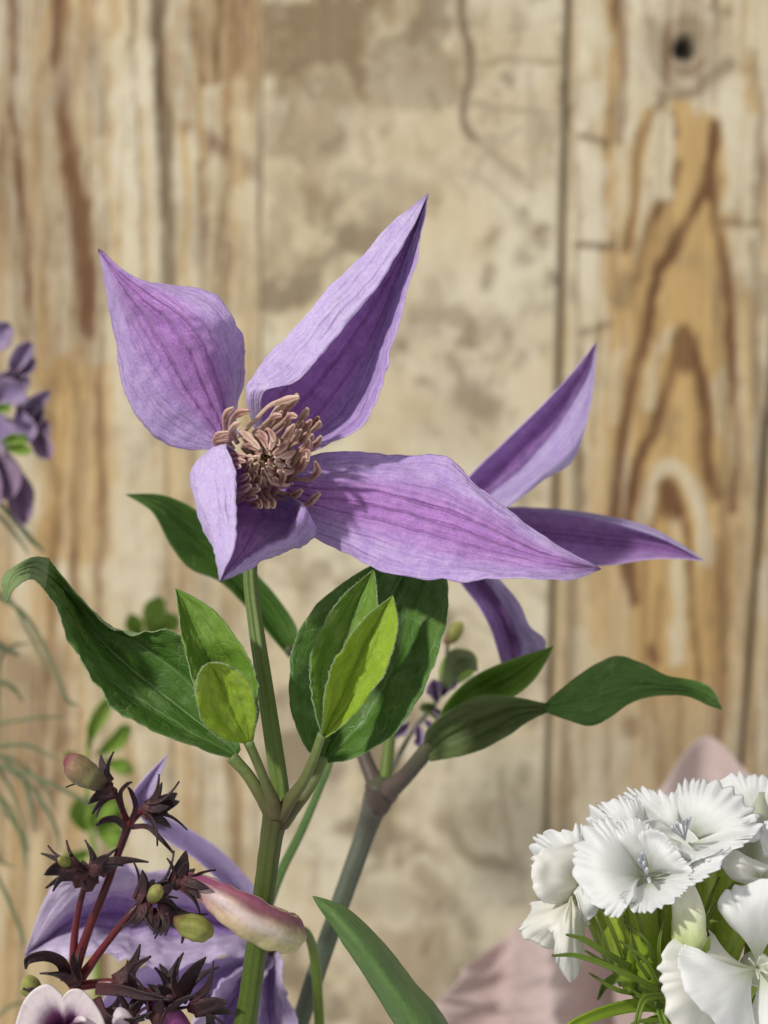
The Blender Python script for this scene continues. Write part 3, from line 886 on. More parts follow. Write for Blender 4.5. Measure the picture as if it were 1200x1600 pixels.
blade('sheet', PB, [M['paper']] * 3, pp, nu=90, nv=60, thick=0.0003, ripple=0.0028, wave=0.002, seed=5)

# ------------------------------------------------------------------ first clematis: stem, leaves, open flower
cl = thing('clematis', 'open lilac clematis with tan stamens, ribbed green stem and broad leaves', 'flower', P(345, 2000, 10))
PM = [M['petal_in'], M['petal_out'], M['petal_rim']]

# left petal
blade('petal', [
    [(345, 702, 16), (292, 702, 20), (252, 690, 22), (214, 652, 22), (192, 600, 21), (179, 525, 18), (167, 450, 14), (153, 388, 12)],
    [(350, 700, 16), (308, 672, 16), (268, 640, 15), (232, 596, 14), (208, 545, 13), (190, 488, 12), (172, 432, 10), (153, 388, 12)],
    [(356, 698, 16), (326, 655, 14), (298, 615, 12), (266, 560, 9), (235, 510, 8), (205, 468, 7), (175, 425, 7), (153, 388, 12)],
    [(362, 690, 16), (352, 645, 13), (338, 592, 9), (318, 540, 3), (280, 495, 2), (235, 462, 4), (185, 424, 6), (153, 388, 12)],
    [(366, 684, 18), (362, 642, 18), (364, 586, 15), (356, 545, 6), (336, 500, 1), (292, 464, 4), (205, 432, 6), (153, 388, 12)],
    [(370, 680, 20), (368, 640, 22), (381, 586, 20), (383, 545, 12), (366, 500, 4), (318, 453, 7), (215, 436, 8), (153, 388, 12)]],
    PM, cl, nu=53, nv=76, edge=3.0, ripple=0.00040, rib=0.00055, seed=1.3, wave=0.0006)

# upper petal, its left margin folded over towards the lens
blade('petal', [
    [(412, 690, 12), (411, 616, 3), (458, 600, 2), (492, 568, 2), (536, 512, 3), (594, 440, 4), (637, 370, 6), (670, 301, 8)],
    [(408, 696, 13), (384, 622, 6), (400, 581, 5), (446, 530, 6), (502, 466, 6), (562, 402, 7), (618, 345, 8), (670, 301, 8)],
    [(420, 700, 15), (428, 640, 14), (465, 588, 13), (506, 540, 13), (552, 482, 12), (600, 420, 11), (638, 362, 10), (670, 301, 8)],
    [(436, 704, 16), (470, 672, 16), (510, 628, 16), (548, 578, 16), (584, 518, 15), (616, 440, 13), (644, 372, 11), (670, 301, 8)],
    [(450, 708, 15), (496, 684, 14), (540, 646, 14), (570, 590, 14), (598, 520, 13), (624, 440, 12), (648, 368, 10), (670, 301, 8)],
    [(455, 712, 12), (506, 698, 5), (573, 658, 1), (600, 588, 2), (616, 520, 4), (643, 434, 6), (657, 366, 8), (670, 301, 8)]],
    PM, cl, nu=69, nv=90, edge=3.6, ripple=0.00045, rib=0.0, seed=4.1, ref=(0.5, 0.55), wave=0.0005)

# right petal, running out to the side and a little to the lens
blade('petal', [
    [(430, 735, 13), (492, 712, 12), (560, 706, 11), (625, 706, 9), (690, 713, 6), (738, 750, 3), (800, 805, -1), (868, 853, -5), (940, 889, -9)],
    [(430, 748, 14), (490, 745, 11), (558, 742, 8), (628, 748, 5), (700, 768, 2), (765, 800, -2), (828, 840, -6), (885, 868, -9), (940, 889, -9)],
    [(430, 760, 14), (486, 775, 9), (556, 783, 6), (630, 800, 2), (705, 822, -2), (770, 845, -6), (835, 866, -9), (890, 880, -11), (940, 889, -9)],
    [(432, 772, 13), (484, 805, 8), (550, 828, 3), (618, 850, -2), (690, 868, -6), (760, 880, -9), (830, 889, -12), (888, 894, -12), (940, 889, -9)],
    [(436, 785, 12), (487, 838, 8), (545, 866, 3), (598, 893, -3), (672, 906, -8), (752, 904, -12), (826, 905, -14), (890, 906, -13), (940, 889, -9)]],
    PM, cl, nu=57, nv=84, edge=3.2, ripple=0.00058, rib=0.00045, seed=8.8, wave=0.0016)

# petal reaching towards the lens, left half folded up, right margin rolled out
blade('petal', [
    [(380, 716, 6), (353, 695, -9), (367, 735, -13), (370, 795, -17), (367, 850, -21), (343, 909, -25)],
    [(378, 722, 6), (325, 705, -6), (318, 745, -11), (330, 800, -16), (346, 858, -20), (343, 909, -25)],
    [(380, 730, 8), (304, 744, -2), (304, 772, -7), (318, 822, -12), (337, 868, -18), (343, 909, -25)],
    [(392, 755, 10), (335, 790, 5), (335, 815, 0), (340, 850, -6), (347, 882, -14), (343, 909, -25)],
    [(405, 768, 11), (395, 800, 7), (385, 825, 2), (372, 858, -5), (358, 885, -13), (343, 909, -25)],
    [(420, 770, 12), (452, 808, 9), (432, 836, 4), (402, 860, -5), (374, 882, -13), (343, 909, -25)],
    [(430, 768, 9), (472, 790, -2), (452, 838, -3), (412, 858, -9), (380, 879, -16), (343, 909, -25)],
    [(436, 768, 7), (494, 827, 3), (462, 857, 2), (420, 872, -6), (386, 891, -14), (343, 909, -25)]],
    PM, cl, nu=71, nv=60, edge=2.8, ripple=0.00045, rib=0.0, seed=15.0, ref=(0.5, 0.62), wave=0.0)

# receptacle under the stamens
tube('receptacle', [(400, 800, 19), (403, 770, 16), (410, 742, 13), (414, 722, 8)], [8, 13, 17, 8], [M['pistil']], cl, nseg=16)


def z(pts, d):
    """zoomed crop coordinates -> photo pixels, depth from base to tip"""
    n = len(pts)
    return [(300 + x / 4.615, 580 + y / 4.615, d[0] + (d[1] - d[0]) * k / (n - 1)) for k, (x, y) in enumerate(pts)]


def stamen(pts, w=4.6, tip=1.0):
    n = len(pts)
    ctr = cr(np.asarray(pts, float), 5)
    # from narrow filament to broad two-lobed anther with a rounded end
    tube('stamen', ctr, [w * 0.70, w * 0.56, w * 0.60, w * 1.10, w * 0.50], [M['stamen']], cl, nseg=14, n=24, flat=0.5, wob=0.20, seed=float(ctr[0][0]))


OUT = [([(330, 470), (440, 370), (560, 250), (690, 205), (770, 185)], (8, -6)), ([(480, 480), (590, 390), (670, 300), (745, 200), (760, 165)], (8, -4)),
       ([(440, 450), (530, 370), (585, 328), (645, 318)], (6, -4)), ([(540, 450), (640, 380), (700, 325), (757, 328)], (7, -4)),
       ([(600, 500), (720, 420), (800, 330), (835, 268)], (8, -1)), ([(640, 520), (750, 450), (825, 395), (860, 352)], (8, -3)),
       ([(660, 530), (790, 460), (880, 385), (912, 328)], (9, 0)), ([(690, 560), (800, 480), (900, 400), (925, 362)], (8, -2)),
       ([(560, 590), (640, 500), (690, 445), (738, 385)], (5, -8)), ([(560, 540), (620, 430), (680, 380), (700, 300)], (8, 0)),
       ([(650, 640), (760, 570), (845, 505), (870, 455)], (8, -4)), ([(680, 680), (800, 600), (890, 530), (934, 468)], (8, -2)),
       ([(640, 740), (730, 660), (790, 590), (835, 585), (835, 650)], (7, -7)), ([(650, 760), (720, 690), (760, 620), (828, 540), (845, 490)], (7, -5)),
       ([(640, 800), (740, 780), (850, 780), (905, 720), (885, 652)], (8, -5)), ([(660, 820), (740, 740), (790, 690), (810, 620)], (7, -7)),
       ([(580, 900), (625, 850), (655, 780), (662, 725)], (2, -9)), ([(560, 860), (680, 885), (745, 890), (792, 855)], (7, 2)),
       ([(560, 900), (690, 930), (820, 965), (875, 920), (922, 880)], (8, 1)), ([(540, 850), (640, 880), (700, 900), (770, 895)], (8, 3)),
       ([(290, 560), (235, 430), (240, 320), (300, 262)], (8, 0)), ([(330, 520), (270, 400), (320, 310), (412, 286)], (9, 1)),
       ([(300, 560), (255, 470), (300, 400), (345, 374)], (7, -2)), ([(330, 600), (210, 560), (160, 510), (190, 460), (265, 440)], (6, -6)),
       ([(280, 520), (180, 520), (170, 490), (265, 480)], (5, -5)), ([(200, 600), (300, 600), (380, 612)], (0, -10)), ([(220, 640), (300, 640), (385, 650)], (-2, -12)),
       ([(230, 680), (300, 680), (352, 690)], (-2, -12)), ([(260, 900), (330, 870), (425, 822)], (0, -10)), ([(280, 800), (330, 790), (410, 742)], (0, -10)),
       ([(300, 960), (380, 920), (470, 905)], (2, -9)), ([(300, 930), (380, 880), (490, 850)], (1, -8)), ([(420, 860), (470, 920), (500, 985)], (0, -7)), ([(480, 880), (530, 930), (545, 985)], (0, -7)),
       ([(520, 850), (570, 920), (590, 985)], (1, -6)), ([(440, 900), (500, 950), (560, 985)], (2, -6)), ([(360, 900), (430, 960), (480, 965)], (2, -7)),
       ([(470, 500), (560, 400), (620, 330), (650, 290)], (8, 0)), ([(420, 500), (520, 400), (600, 300), (680, 230)], (9, 0)), ([(600, 560), (700, 500), (770, 420), (800, 360)], (8, 0)),
       ([(620, 600), (740, 520), (790, 500), (850, 420)], (8, 0)), ([(610, 700), (720, 620), (820, 570), (870, 520)], (9, 1)), ([(600, 760), (700, 720), (770, 660), (800, 560)], (9, 1)),
       ([(600, 800), (690, 760), (760, 720), (840, 640)], (9, 1)), ([(590, 640), (680, 560), (740, 480), (790, 420)], (8, -1))]
for pts, d in OUT:
    stamen(z(pts, (d[0], d[1])), w=4.4 + rng.random() * 1.8)
for x0, y0, x1, y1, x2, y2 in [(500, 900, 520, 780, 560, 660), (560, 900, 590, 800, 610, 690), (600, 880, 630, 790, 625, 680), (460, 880, 440, 780, 480, 700), (430, 860, 400, 790, 450, 730),
                               (520, 890, 490, 790, 520, 690), (540, 910, 560, 830, 570, 740), (480, 910, 460, 840, 500, 760), (620, 850, 650, 770, 650, 700), (400, 880, 370, 820, 420, 770), (580, 900, 600, 850, 600, 770), (440, 920, 420, 870, 470, 820)]:
    stamen(z([(x0, y0), (x1, y1), (x2, y2)], (9, -7 + rng.normal())), w=5.0 + rng.random())
# inner whorl, bent in over the eye of the flower
for ring, (cnt, r0, r1, d0, d1, bend) in enumerate([(15, 215, 125, 6, -8, 0.5), (12, 185, 72, 5, -11, 0.7), (7, 120, 34, 2, -9, 0.9)]):
    for k in range(cnt):
        a = 2 * math.pi * (k + 0.5 * ring) / cnt + rng.normal() * 0.13
        ca, sa = math.cos(a), math.sin(a)
        ex, ey = 525 + 25 * (ring == 0), 625
        ra, rb = r0 * (1 + 0.12 * rng.normal()), r1 * (1 + 0.15 * rng.normal())
        a2 = a + 0.45 + 0.2 * rng.normal()
        pts = [(ex + ca * ra * 0.55, ey + sa * ra * 0.6 + 40), (ex + ca * ra, ey + sa * ra * 0.95), (ex + math.cos((a + a2) / 2) * (ra + rb) / 2, ey + math.sin((a + a2) / 2) * (ra + rb) / 2),
               (ex + math.cos(a2) * rb, ey + math.sin(a2) * rb)]
        px = [(300 + x / 4.615, 580 + y / 4.615) for x, y in pts]
        dz = [d0 + 4, d0 - 4, (d0 + d1) / 2 - 3, d1 + rng.normal()]
        stamen([(x, y, q) for (x, y), q in zip(px, dz)], w=4.8 + rng.random() * 1.0)
for k in range(9):
    a = 2 * math.pi * k / 9
    tube('pistil', [(413 + 5 * math.cos(a), 722 + 5 * math.sin(a), 6), (414 + 7 * math.cos(a), 716 + 7 * math.sin(a), -2), (415 + 3.5 * math.cos(a), 712 + 3.5 * math.sin(a), -8)], [2.6, 2.2, 1.2], [M['pistil']], cl, nseg=8, n=8)

# stems and node
tube('stem', [(330, 2050, 12), (345, 1800, 10), (383, 1600, 6), (398, 1500, 4), (412, 1400, 3), (424, 1310, 2), (434, 1262, 2)], [17, 17, 16.5, 16, 16, 17, 22], [M['stem_lower']], cl, nseg=28, n=70, ribs=6, ribamp=0.05, wob=0.05)
tube('stem', [(434, 1272, 2), (438, 1240, 2), (427, 1160, 3), (412, 1060, 5), (400, 980, 8), (391, 900, 13), (396, 830, 18), (405, 775, 17)], [16, 13, 12.3, 11.5, 10.8, 10, 10, 10], [M['stem']], cl, nseg=36, n=70, ribs=6, ribamp=0.12)
tube('node', [(433, 1290, 2), (436, 1272, 2), (437, 1258, 2), (437, 1244, 2)], [17, 22, 22, 14], [M['petiole']], cl, nseg=22, wob=0.2, seed=3, n=20)
for pts, r in [([(432, 1282, 2), (420, 1258, 1), (402, 1232, 0), (384, 1206, 0), (362, 1182, 0)], [17, 14, 10.5, 9.5, 10]), ([(434, 1276, -2), (427, 1250, -4), (415, 1222, -6), (401, 1188, -8), (388, 1158, -10)], [12, 10.5, 8, 7.5, 8]),
               ([(440, 1282, 2), (458, 1260, 0), (478, 1238, 0), (494, 1212, 0), (505, 1186, 2)], [17, 14, 10.5, 9, 9]), ([(438, 1276, -2), (455, 1248, -4), (474, 1222, -6), (490, 1186, -9), (504, 1146, -11)], [12, 10.5, 8.5, 7.5, 7])]:
    tube('petiole', pts, r, [M['petiole']], cl, nseg=16, n=26, ribs=3, ribamp=0.07, wob=0.06)

LM = [M['leaf'], M['leaf_back'], M['leaf_edge']]
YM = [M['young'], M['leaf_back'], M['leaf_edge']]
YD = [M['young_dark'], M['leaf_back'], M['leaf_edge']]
# big dark leaf whose end twists over and shows its underside
blade('leaf', [
    [(364, 1186, 3), (300, 1166, -1), (228, 1142, -4), (170, 1102, -6), (128, 1045, -6), (104, 985, -5), (88, 945, -5), (70, 922, -8)],
    [(370, 1180, 4), (312, 1128, 6), (250, 1080, 7), (192, 1030, 7), (148, 985, 6), (118, 945, 4), (92, 912, 0), (73, 898, -6)],
    [(376, 1172, 4), (356, 1085, 5), (310, 1012, 3), (262, 986, 2), (206, 990, 2), (162, 970, 1), (112, 918, 0), (76, 873, -5)]],
    LM, cl, nu=45, nv=76, edge=0.7, vein=0.0010, ripple=0.00055, seed=21, wave=0.0012, ref=(0.4, 0.4), hairs=5)
blade('leaf_tip', [
    [(70, 923, -8), (58, 908, -11), (44, 906, -14), (24, 918, -16), (9, 943, -14)],
    [(74, 898, -6), (58, 888, -8), (42, 888, -12), (18, 904, -15), (9, 943, -14)],
    [(77, 872, -5), (58, 870, -9), (38, 876, -12), (4, 902, -14), (9, 943, -14)]],
    [M['leaf_back'], M['leaf'], M['leaf_edge']], cl, nu=19, nv=26, edge=0.8, vein=0.0004, ripple=0.0003, seed=22, hairs=4)
# broad dark leaf below the side petal
blade('leaf', [
    [(502, 1190, 3), (478, 1168, 4), (458, 1120, 5), (450, 1070, 6), (458, 1015, 8), (485, 960, 11), (530, 915, 14), (590, 880, 17), (660, 840, 22)],
    [(506, 1188, 5), (520, 1150, 10), (540, 1100, 13), (560, 1050, 15), (580, 1000, 17), (600, 950, 19), (622, 910, 21), (645, 870, 23), (660, 840, 22)],
    [(510, 1192, 3), (548, 1186, 1), (602, 1154, 0), (648, 1104, 1), (678, 1045, 4), (694, 980, 8), (699, 920, 13), (690, 872, 18), (660, 840, 22)]],
    LM, cl, nu=45, nv=70, edge=0.8, vein=0.0009, ripple=0.0006, seed=31, wave=0.0010, hairs=5)
# young pair left
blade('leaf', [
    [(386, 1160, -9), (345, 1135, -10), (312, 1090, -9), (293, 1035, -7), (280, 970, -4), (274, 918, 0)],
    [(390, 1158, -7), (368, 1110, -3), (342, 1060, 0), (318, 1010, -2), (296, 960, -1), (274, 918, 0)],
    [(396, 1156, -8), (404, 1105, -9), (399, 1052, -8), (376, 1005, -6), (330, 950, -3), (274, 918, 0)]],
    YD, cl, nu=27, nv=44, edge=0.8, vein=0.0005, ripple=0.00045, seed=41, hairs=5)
blade('leaf', [
    [(384, 1162, -10), (345, 1153, -14), (314, 1122, -17), (306, 1080, -18), (311, 1050, -18), (326, 1035, -17)],
    [(388, 1160, -10), (372, 1130, -12), (358, 1100, -13), (346, 1072, -14), (336, 1050, -15), (326, 1035, -17)],
    [(394, 1158, -10), (400, 1128, -13), (398, 1092, -15), (384, 1060, -16), (355, 1038, -17), (326, 1035, -17)]],
    YM, cl, nu=27, nv=40, edge=0.8, vein=0.0005, ripple=0.00045, seed=51, hairs=5)
# young pair right
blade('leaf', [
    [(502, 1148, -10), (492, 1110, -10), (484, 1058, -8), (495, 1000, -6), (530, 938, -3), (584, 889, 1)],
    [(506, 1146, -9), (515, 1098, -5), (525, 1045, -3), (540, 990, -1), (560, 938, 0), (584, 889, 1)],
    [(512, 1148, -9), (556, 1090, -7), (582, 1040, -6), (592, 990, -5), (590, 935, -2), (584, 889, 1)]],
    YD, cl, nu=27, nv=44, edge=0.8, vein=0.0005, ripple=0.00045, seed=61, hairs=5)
blade('leaf', [
    [(502, 1148, -12), (506, 1112, -17), (511, 1065, -18), (530, 1020, -17), (568, 968, -13), (614, 930, -8)],
    [(506, 1150, -11), (525, 1108, -13), (545, 1065, -13), (565, 1020, -12), (590, 970, -10), (614, 930, -8)],
    [(510, 1153, -12), (545, 1126, -15), (582, 1080, -16), (608, 1035, -15), (622, 978, -12), (614, 930, -8)]],
    YM, cl, nu=27, nv=44, edge=0.8, vein=0.0006, ripple=0.00045, seed=71, hairs=5)

# ------------------------------------------------------------------ second clematis behind
c2 = thing('clematis', 'lilac clematis half hidden behind another bloom, on a grey green stem with twisted leaf', 'flower', P(440, 2000, 70))
P2 = [M['petal2_in'], M['petal2_out'], M['petal_rim']]
P2b = [M['petal2_in'], M['petal2_out'], M['petal_rim']]
blade('petal', [
    [(690, 800, 74), (735, 742, 69), (788, 690, 66), (850, 630, 64), (900, 575, 65), (932, 533, 66)],
    [(695, 806, 75), (752, 754, 72), (808, 706, 69), (862, 645, 67), (908, 585, 66), (932, 533, 66)],
    [(700, 812, 75), (775, 768, 73), (832, 716, 70), (880, 655, 68), (918, 590, 67), (932, 533, 66)]],
    P2, c2, nu=25, nv=36, seed=81, rib=0.0003)
blade('petal', [
    [(700, 812, 75), (774, 768, 72.5), (831, 716, 69.5), (879, 655, 67.5), (917, 590, 66.5), (932, 533, 66)],
    [(705, 820, 66), (782, 780, 62), (842, 738, 58), (892, 690, 57), (924, 610, 61), (932, 533, 66)],
    [(710, 826, 58), (788, 792, 53), (848, 750, 49), (894, 716, 49), (922, 640, 56), (932, 533, 66)]],
    [M['petal2_out']] * 3, c2, nu=21, nv=36, seed=82, wave=0.0006)
blade('petal', [
    [(690, 812, 74), (790, 793, 70), (860, 796, 66), (935, 805, 62), (1010, 823, 57), (1060, 849, 53), (1100, 876, 50)],
    [(690, 822, 75), (800, 816, 71), (868, 822, 67), (940, 830, 62), (1010, 843, 57), (1060, 858, 53), (1100, 876, 50)],
    [(690, 830, 76), (815, 842, 71), (875, 849, 67), (942, 856, 62), (1010, 860, 57), (1060, 867, 53), (1100, 876, 50)],
    [(690, 840, 74), (830, 872, 66), (890, 884, 60), (950, 883, 55), (1010, 874, 52), (1060, 873, 51), (1100, 876, 50)]],
    P2, c2, nu=29, nv=44, seed=83, rib=0.0004)
blade('petal_fold', [
    [(800, 794, 67), (860, 795, 63), (935, 804, 59), (1010, 822, 56), (1060, 848, 53), (1100, 876, 50)],
    [(820, 795, 65), (880, 799, 61), (950, 811, 57), (1016, 829, 54), (1062, 852, 52), (1100, 876, 50)],
    [(830, 797, 64), (890, 803, 60), (955, 817, 56), (1020, 836, 53), (1065, 856, 51), (1100, 876, 50)]],
    [M['petal2_out']] * 3, c2, nu=13, nv=32, seed=84)
blade('petal', [
    [(690, 850, 72), (716, 904, 66), (742, 940, 62), (764, 976, 60), (778, 1018, 60), (784, 1040, 62)],
    [(700, 848, 74), (735, 904, 69), (762, 938, 66), (784, 976, 64), (794, 1012, 63), (796, 1040, 62)],
    [(710, 846, 74), (752, 902, 70), (780, 938, 68), (800, 978, 66), (812, 1010, 64), (812, 1040, 62)],
    [(720, 842, 70), (775, 902, 64), (810, 942, 60), (826, 978, 58), (850, 1000, 56), (846, 1030, 58)]],
    P2b, c2, nu=25, nv=36, seed=85, rib=0.0003)
blade('petal', [
    [(720, 842, 69), (752, 900, 68), (781, 938, 66), (801, 978, 64), (813, 1010, 62), (814, 1040, 60)],
    [(724, 842, 66), (765, 900, 63), (796, 940, 60), (814, 978, 58), (832, 1005, 57), (830, 1036, 57)],
    [(728, 840, 64), (776, 900, 60), (811, 942, 57), (827, 978, 55), (851, 1000, 54), (847, 1030, 55)]],
    [M['petal2_out']] * 3, c2, nu=17, nv=30, seed=86)
tube('stem', [(340, 2050, 72), (400, 1800, 70), (462, 1620, 67), (505, 1490, 65), (540, 1390, 64), (572, 1300, 64), (590, 1245, 64)], [14, 14, 14, 14.5, 15, 16, 21], [M['stem_grey']], c2, nseg=20, n=56, wob=0.05, ribs=5, ribamp=0.04)
tube('node', [(584, 1268, 64), (592, 1246, 64), (598, 1230, 64), (602, 1214, 64)], [18, 25, 27, 14], [M['petiole_plum']], c2, nseg=18, n=12, wob=0.15, seed=8)
tube('stem', [(600, 1240, 64), (606, 1180, 66), (615, 1120, 68), (640, 1020, 72), (670, 920, 75), (695, 820, 76)], [11, 9.5, 9, 9, 9, 9], [M['stem']], c2, nseg=16, n=36)
tube('petiole', [(592, 1236, 64), (576, 1200, 66), (555, 1150, 70), (510, 1085, 74), (462, 1024, 74), (448, 1012, 73)], [17, 12, 11, 10, 9, 7], [M['petiole_plum']], c2, nseg=16, n=36, wob=0.06)
tube('petiole', [(606, 1236, 62), (632, 1214, 58), (654, 1188, 54), (676, 1160, 52)], [17, 13, 13, 12], [M['petiole_plum']], c2, nseg=16, n=24, wob=0.06)
LO = [M['leaf_olive'], M['leaf'], M['leaf']]
# long twisted leaf: underside first, then its dark upper face
blade('leaf', [
    [(660, 1180, 54), (668, 1140, 48), (705, 1108, 44), (756, 1086, 40), (806, 1090, 40), (858, 1100, 42)],
    [(668, 1178, 52), (690, 1158, 50), (726, 1138, 48), (770, 1118, 46), (815, 1106, 44), (858, 1106, 42)],
    [(672, 1190, 50), (704, 1184, 46), (746, 1174, 44), (792, 1150, 42), (830, 1125, 42), (858, 1112, 42)]],
    LO, c2, nu=25, nv=36, edge=0.6, vein=0.0006, seed=91, ripple=0.0002)
blade('leaf', [
    [(850, 1100, 42), (882, 1072, 44), (918, 1046, 46), (960, 1026, 46), (1000, 1034, 44), (1040, 1055, 42), (1085, 1063, 40), (1112, 1076, 38), (1129, 1109, 36)],
    [(850, 1106, 42), (890, 1098, 42), (925, 1088, 41), (958, 1076, 40), (1000, 1068, 40), (1045, 1072, 40), (1085, 1078, 39), (1112, 1092, 38), (1129, 1109, 36)],
    [(850, 1112, 42), (884, 1124, 39), (920, 1134, 36), (952, 1122, 35), (990, 1096, 37), (1040, 1086, 39), (1080, 1090, 38), (1106, 1102, 37), (1129, 1109, 36)]],
    LM, c2, nu=25, nv=44, edge=0.6, vein=0.0005, seed=92, ripple=0.0002)
blade('leaf', [
    [(684, 1140, 52), (690, 1110, 54), (712, 1080, 56), (742, 1056, 56), (790, 1034, 54), (866, 1009, 50)],
    [(690, 1142, 54), (718, 1112, 58), (748, 1088, 60), (770, 1076, 60), (805, 1056, 57), (866, 1009, 50)],
    [(698, 1144, 52), (730, 1118, 52), (766, 1104, 52), (800, 1090, 52), (836, 1060, 52), (866, 1009, 50)]],
    [M['young_dark'], M['leaf_back'], M['leaf_edge']], c2, nu=21, nv=36, vein=0.0005, seed=93)
# its other leaf rises behind the flower stem
blade('leaf', [
    [(452, 1028, 74), (418, 988, 72), (382, 946, 70), (342, 908, 67), (296, 888, 63), (264, 848, 60), (238, 800, 58), (195, 772, 58)],
    [(458, 1022, 75), (428, 970, 75), (394, 925, 74), (360, 885, 72), (315, 845, 69), (280, 815, 65), (245, 788, 61), (195, 772, 58)],
    [(466, 1018, 73), (462, 978, 70), (430, 930, 68), (395, 890, 67), (348, 832, 66), (302, 794, 64), (252, 773, 61), (195, 772, 58)]],
    LM, c2, nu=25, nv=44, edge=0.6, vein=0.0005, seed=94)

# small mint-like stalk with a green bud, between the two clematis
sp = thing('bud_stalk', 'thin stalk with round green bud and small mauve florets beside the twisted clematis leaf', 'flower', P(590, 2000, 105))
tube('stem', [(340, 2050, 92), (400, 1800, 92), (462, 1620, 90), (505, 1490, 88), (540, 1390, 88), (572, 1300, 90), (600, 1230, 94), (640, 1150, 100), (690, 1080, 100), (700, 1000, 100)], [4] * 9 + [3], [M['stem_grey']], sp, nseg=10, n=60)
tube('bud', [(690, 1068, 96), (702, 1055, 95), (716, 1040, 94), (730, 1030, 94), (738, 1022, 95)], [6, 20, 26, 22, 5], [M['sprig']], sp, nseg=16, n=18)
tube('bud', [(694, 1005, 100), (706, 995, 100), (716, 980, 100), (722, 972, 100)], [3, 11, 10, 3], [M['bud_green']], sp, nseg=12, n=12)
blade('sepal', [[(690, 1070, 92), (700, 1020, 86), (735, 1020, 86), (746, 1042, 88)], [(694, 1072, 90), (712, 1034, 82), (735, 1032, 82), (746, 1046, 88)], [(700, 1078, 90), (722, 1050, 82), (738, 1046, 84), (746, 1050, 88)]], [M['leaf_olive'], M['sprig'], M['leaf']], sp, nu=13, nv=18, seed=2)
FLORETS = [(640, 1128, 2.2, 34, 9), (652, 1132, 1.3, 34, 10), (664, 1126, 0.7, 34, 10), (690, 1088, -1.2, 36, 12), (684, 1096, -2.0, 34, 11), (676, 1110, 0.3, 30, 10)]
blade('sepal', [[(700, 1140, 96), (676, 1120, 92), (660, 1112, 94)], [(702, 1132, 98), (680, 1112, 96), (655, 1106, 94)], [(692, 1120, 96), (676, 1100, 92), (660, 1098, 94)]], [M['leaf_olive']] * 3, sp, nu=9, nv=14)

# ------------------------------------------------------------------ strap leaf and thin stalks
gl = thing('strap_leaf', 'narrow pointed grey green strap leaf beside the ribbed clematis stem', 'leaf', P(760, 1950, 0))
blade('blade', [
    [(800, 1990, 0), (720, 1790, 0), (640, 1640, 0), (592, 1560, 0), (550, 1495, -2), (518, 1446, -2), (500, 1420, -1), (488, 1400, 1)],
    [(815, 1985, -4), (745, 1780, -4), (668, 1632, -5), (620, 1552, -5), (573, 1485, -5), (532, 1438, -4), (508, 1416, -2), (488, 1400, 1)],
    [(835, 1975, 1), (768, 1770, 1), (690, 1600, 1), (645, 1540, 2), (596, 1476, 1), (550, 1428, 0), (518, 1410, 0), (488, 1400, 1)],
    [(845, 1970, 7), (776, 1765, 7), (700, 1600, 7), (650, 1538, 7), (600, 1474, 5), (552, 1427, 3), (519, 1409, 1), (488, 1400, 1)]],
    [M['leaf_grey'], M['leaf'], M['leaf_edge']], gl, nu=23, nv=50, seed=101, ripple=0.00012)
gs = thing('grass_stalk', 'thin pale green stalk slanting behind the ribbed clematis stem', 'stalk', P(300, 2000, 60))
tube('stalk', [(270, 2050, 60), (330, 1750, 60), (395, 1500, 60), (432, 1380, 60), (470, 1300, 60), (498, 1235, 60), (516, 1190, 60), (526, 1150, 62)], [8, 8, 8, 7.5, 7, 6, 5, 2], [M['leaf_grey']], gs, nseg=10, n=50, flat=0.4)
bs = thing('grass_stalk', 'dark green stalk arching from the pink bell flower down beside the grey green stem', 'stalk', P(505, 2000, 55))
tube('stalk', [(508, 2050, 55), (502, 1800, 55), (500, 1640, 55), (497, 1560, 54), (492, 1500, 50), (482, 1462, 44), (466, 1448, 38)], [8, 8, 8, 8, 8, 7, 5], [M['bract']], bs, nseg=12, n=44)

# ------------------------------------------------------------------ third clematis, low behind the dark buds
c3 = thing('clematis', 'pale lavender clematis with a dark violet band behind the dark red beardtongue stems', 'flower', P(330, 2000, 55))
P3 = [M['petal3_in'], M['petal_out'], M['petal_rim']]
blade('petal', [      # long petal to the upper side with a flicked tip
    [(408, 1470, 62), (372, 1410, 56), (318, 1352, 52), (262, 1312, 50), (225, 1286, 48), (204, 1250, 46), (225, 1218, 46), (262, 1178, 50)],
    [(412, 1460, 64), (382, 1398, 60), (330, 1345, 56), (276, 1304, 54), (238, 1280, 52), (218, 1248, 50), (235, 1218, 48), (262, 1178, 50)],
    [(418, 1450, 62), (396, 1384, 56), (345, 1330, 52), (290, 1292, 50), (252, 1270, 48), (240, 1240, 46), (250, 1212, 46), (262, 1178, 50)]],
    [M['petal_out'], M['petal3_in'], M['petal_rim']], c3, nu=21, nv=44, seed=111, wave=0.0006)
blade('petal', [      # broad petal to the side
    [(430, 1500, 62), (370, 1492, 54), (300, 1498, 48), (220, 1502, 44), (150, 1500, 42), (90, 1500, 42), (38, 1494, 46)],
    [(430, 1488, 66), (372, 1470, 64), (300, 1470, 60), (225, 1470, 56), (150, 1462, 52), (100, 1466, 48), (38, 1494, 46)],
    [(430, 1476, 68), (375, 1450, 68), (300, 1442, 66), (225, 1436, 63), (160, 1430, 58), (110, 1444, 52), (38, 1494, 46)],
    [(430, 1466, 66), (380, 1428, 64), (310, 1400, 60), (240, 1384, 56), (180, 1380, 52), (120, 1400, 48), (38, 1494, 46)],
    [(430, 1458, 62), (378, 1410, 58), (310, 1376, 54), (236, 1354, 50), (150, 1346, 48), (78, 1392, 46), (38, 1494, 46)]],
    P3, c3, nu=41, nv=60, seed=112, wave=0.0030, rib=0.0008, ripple=0.0014, edge=5)
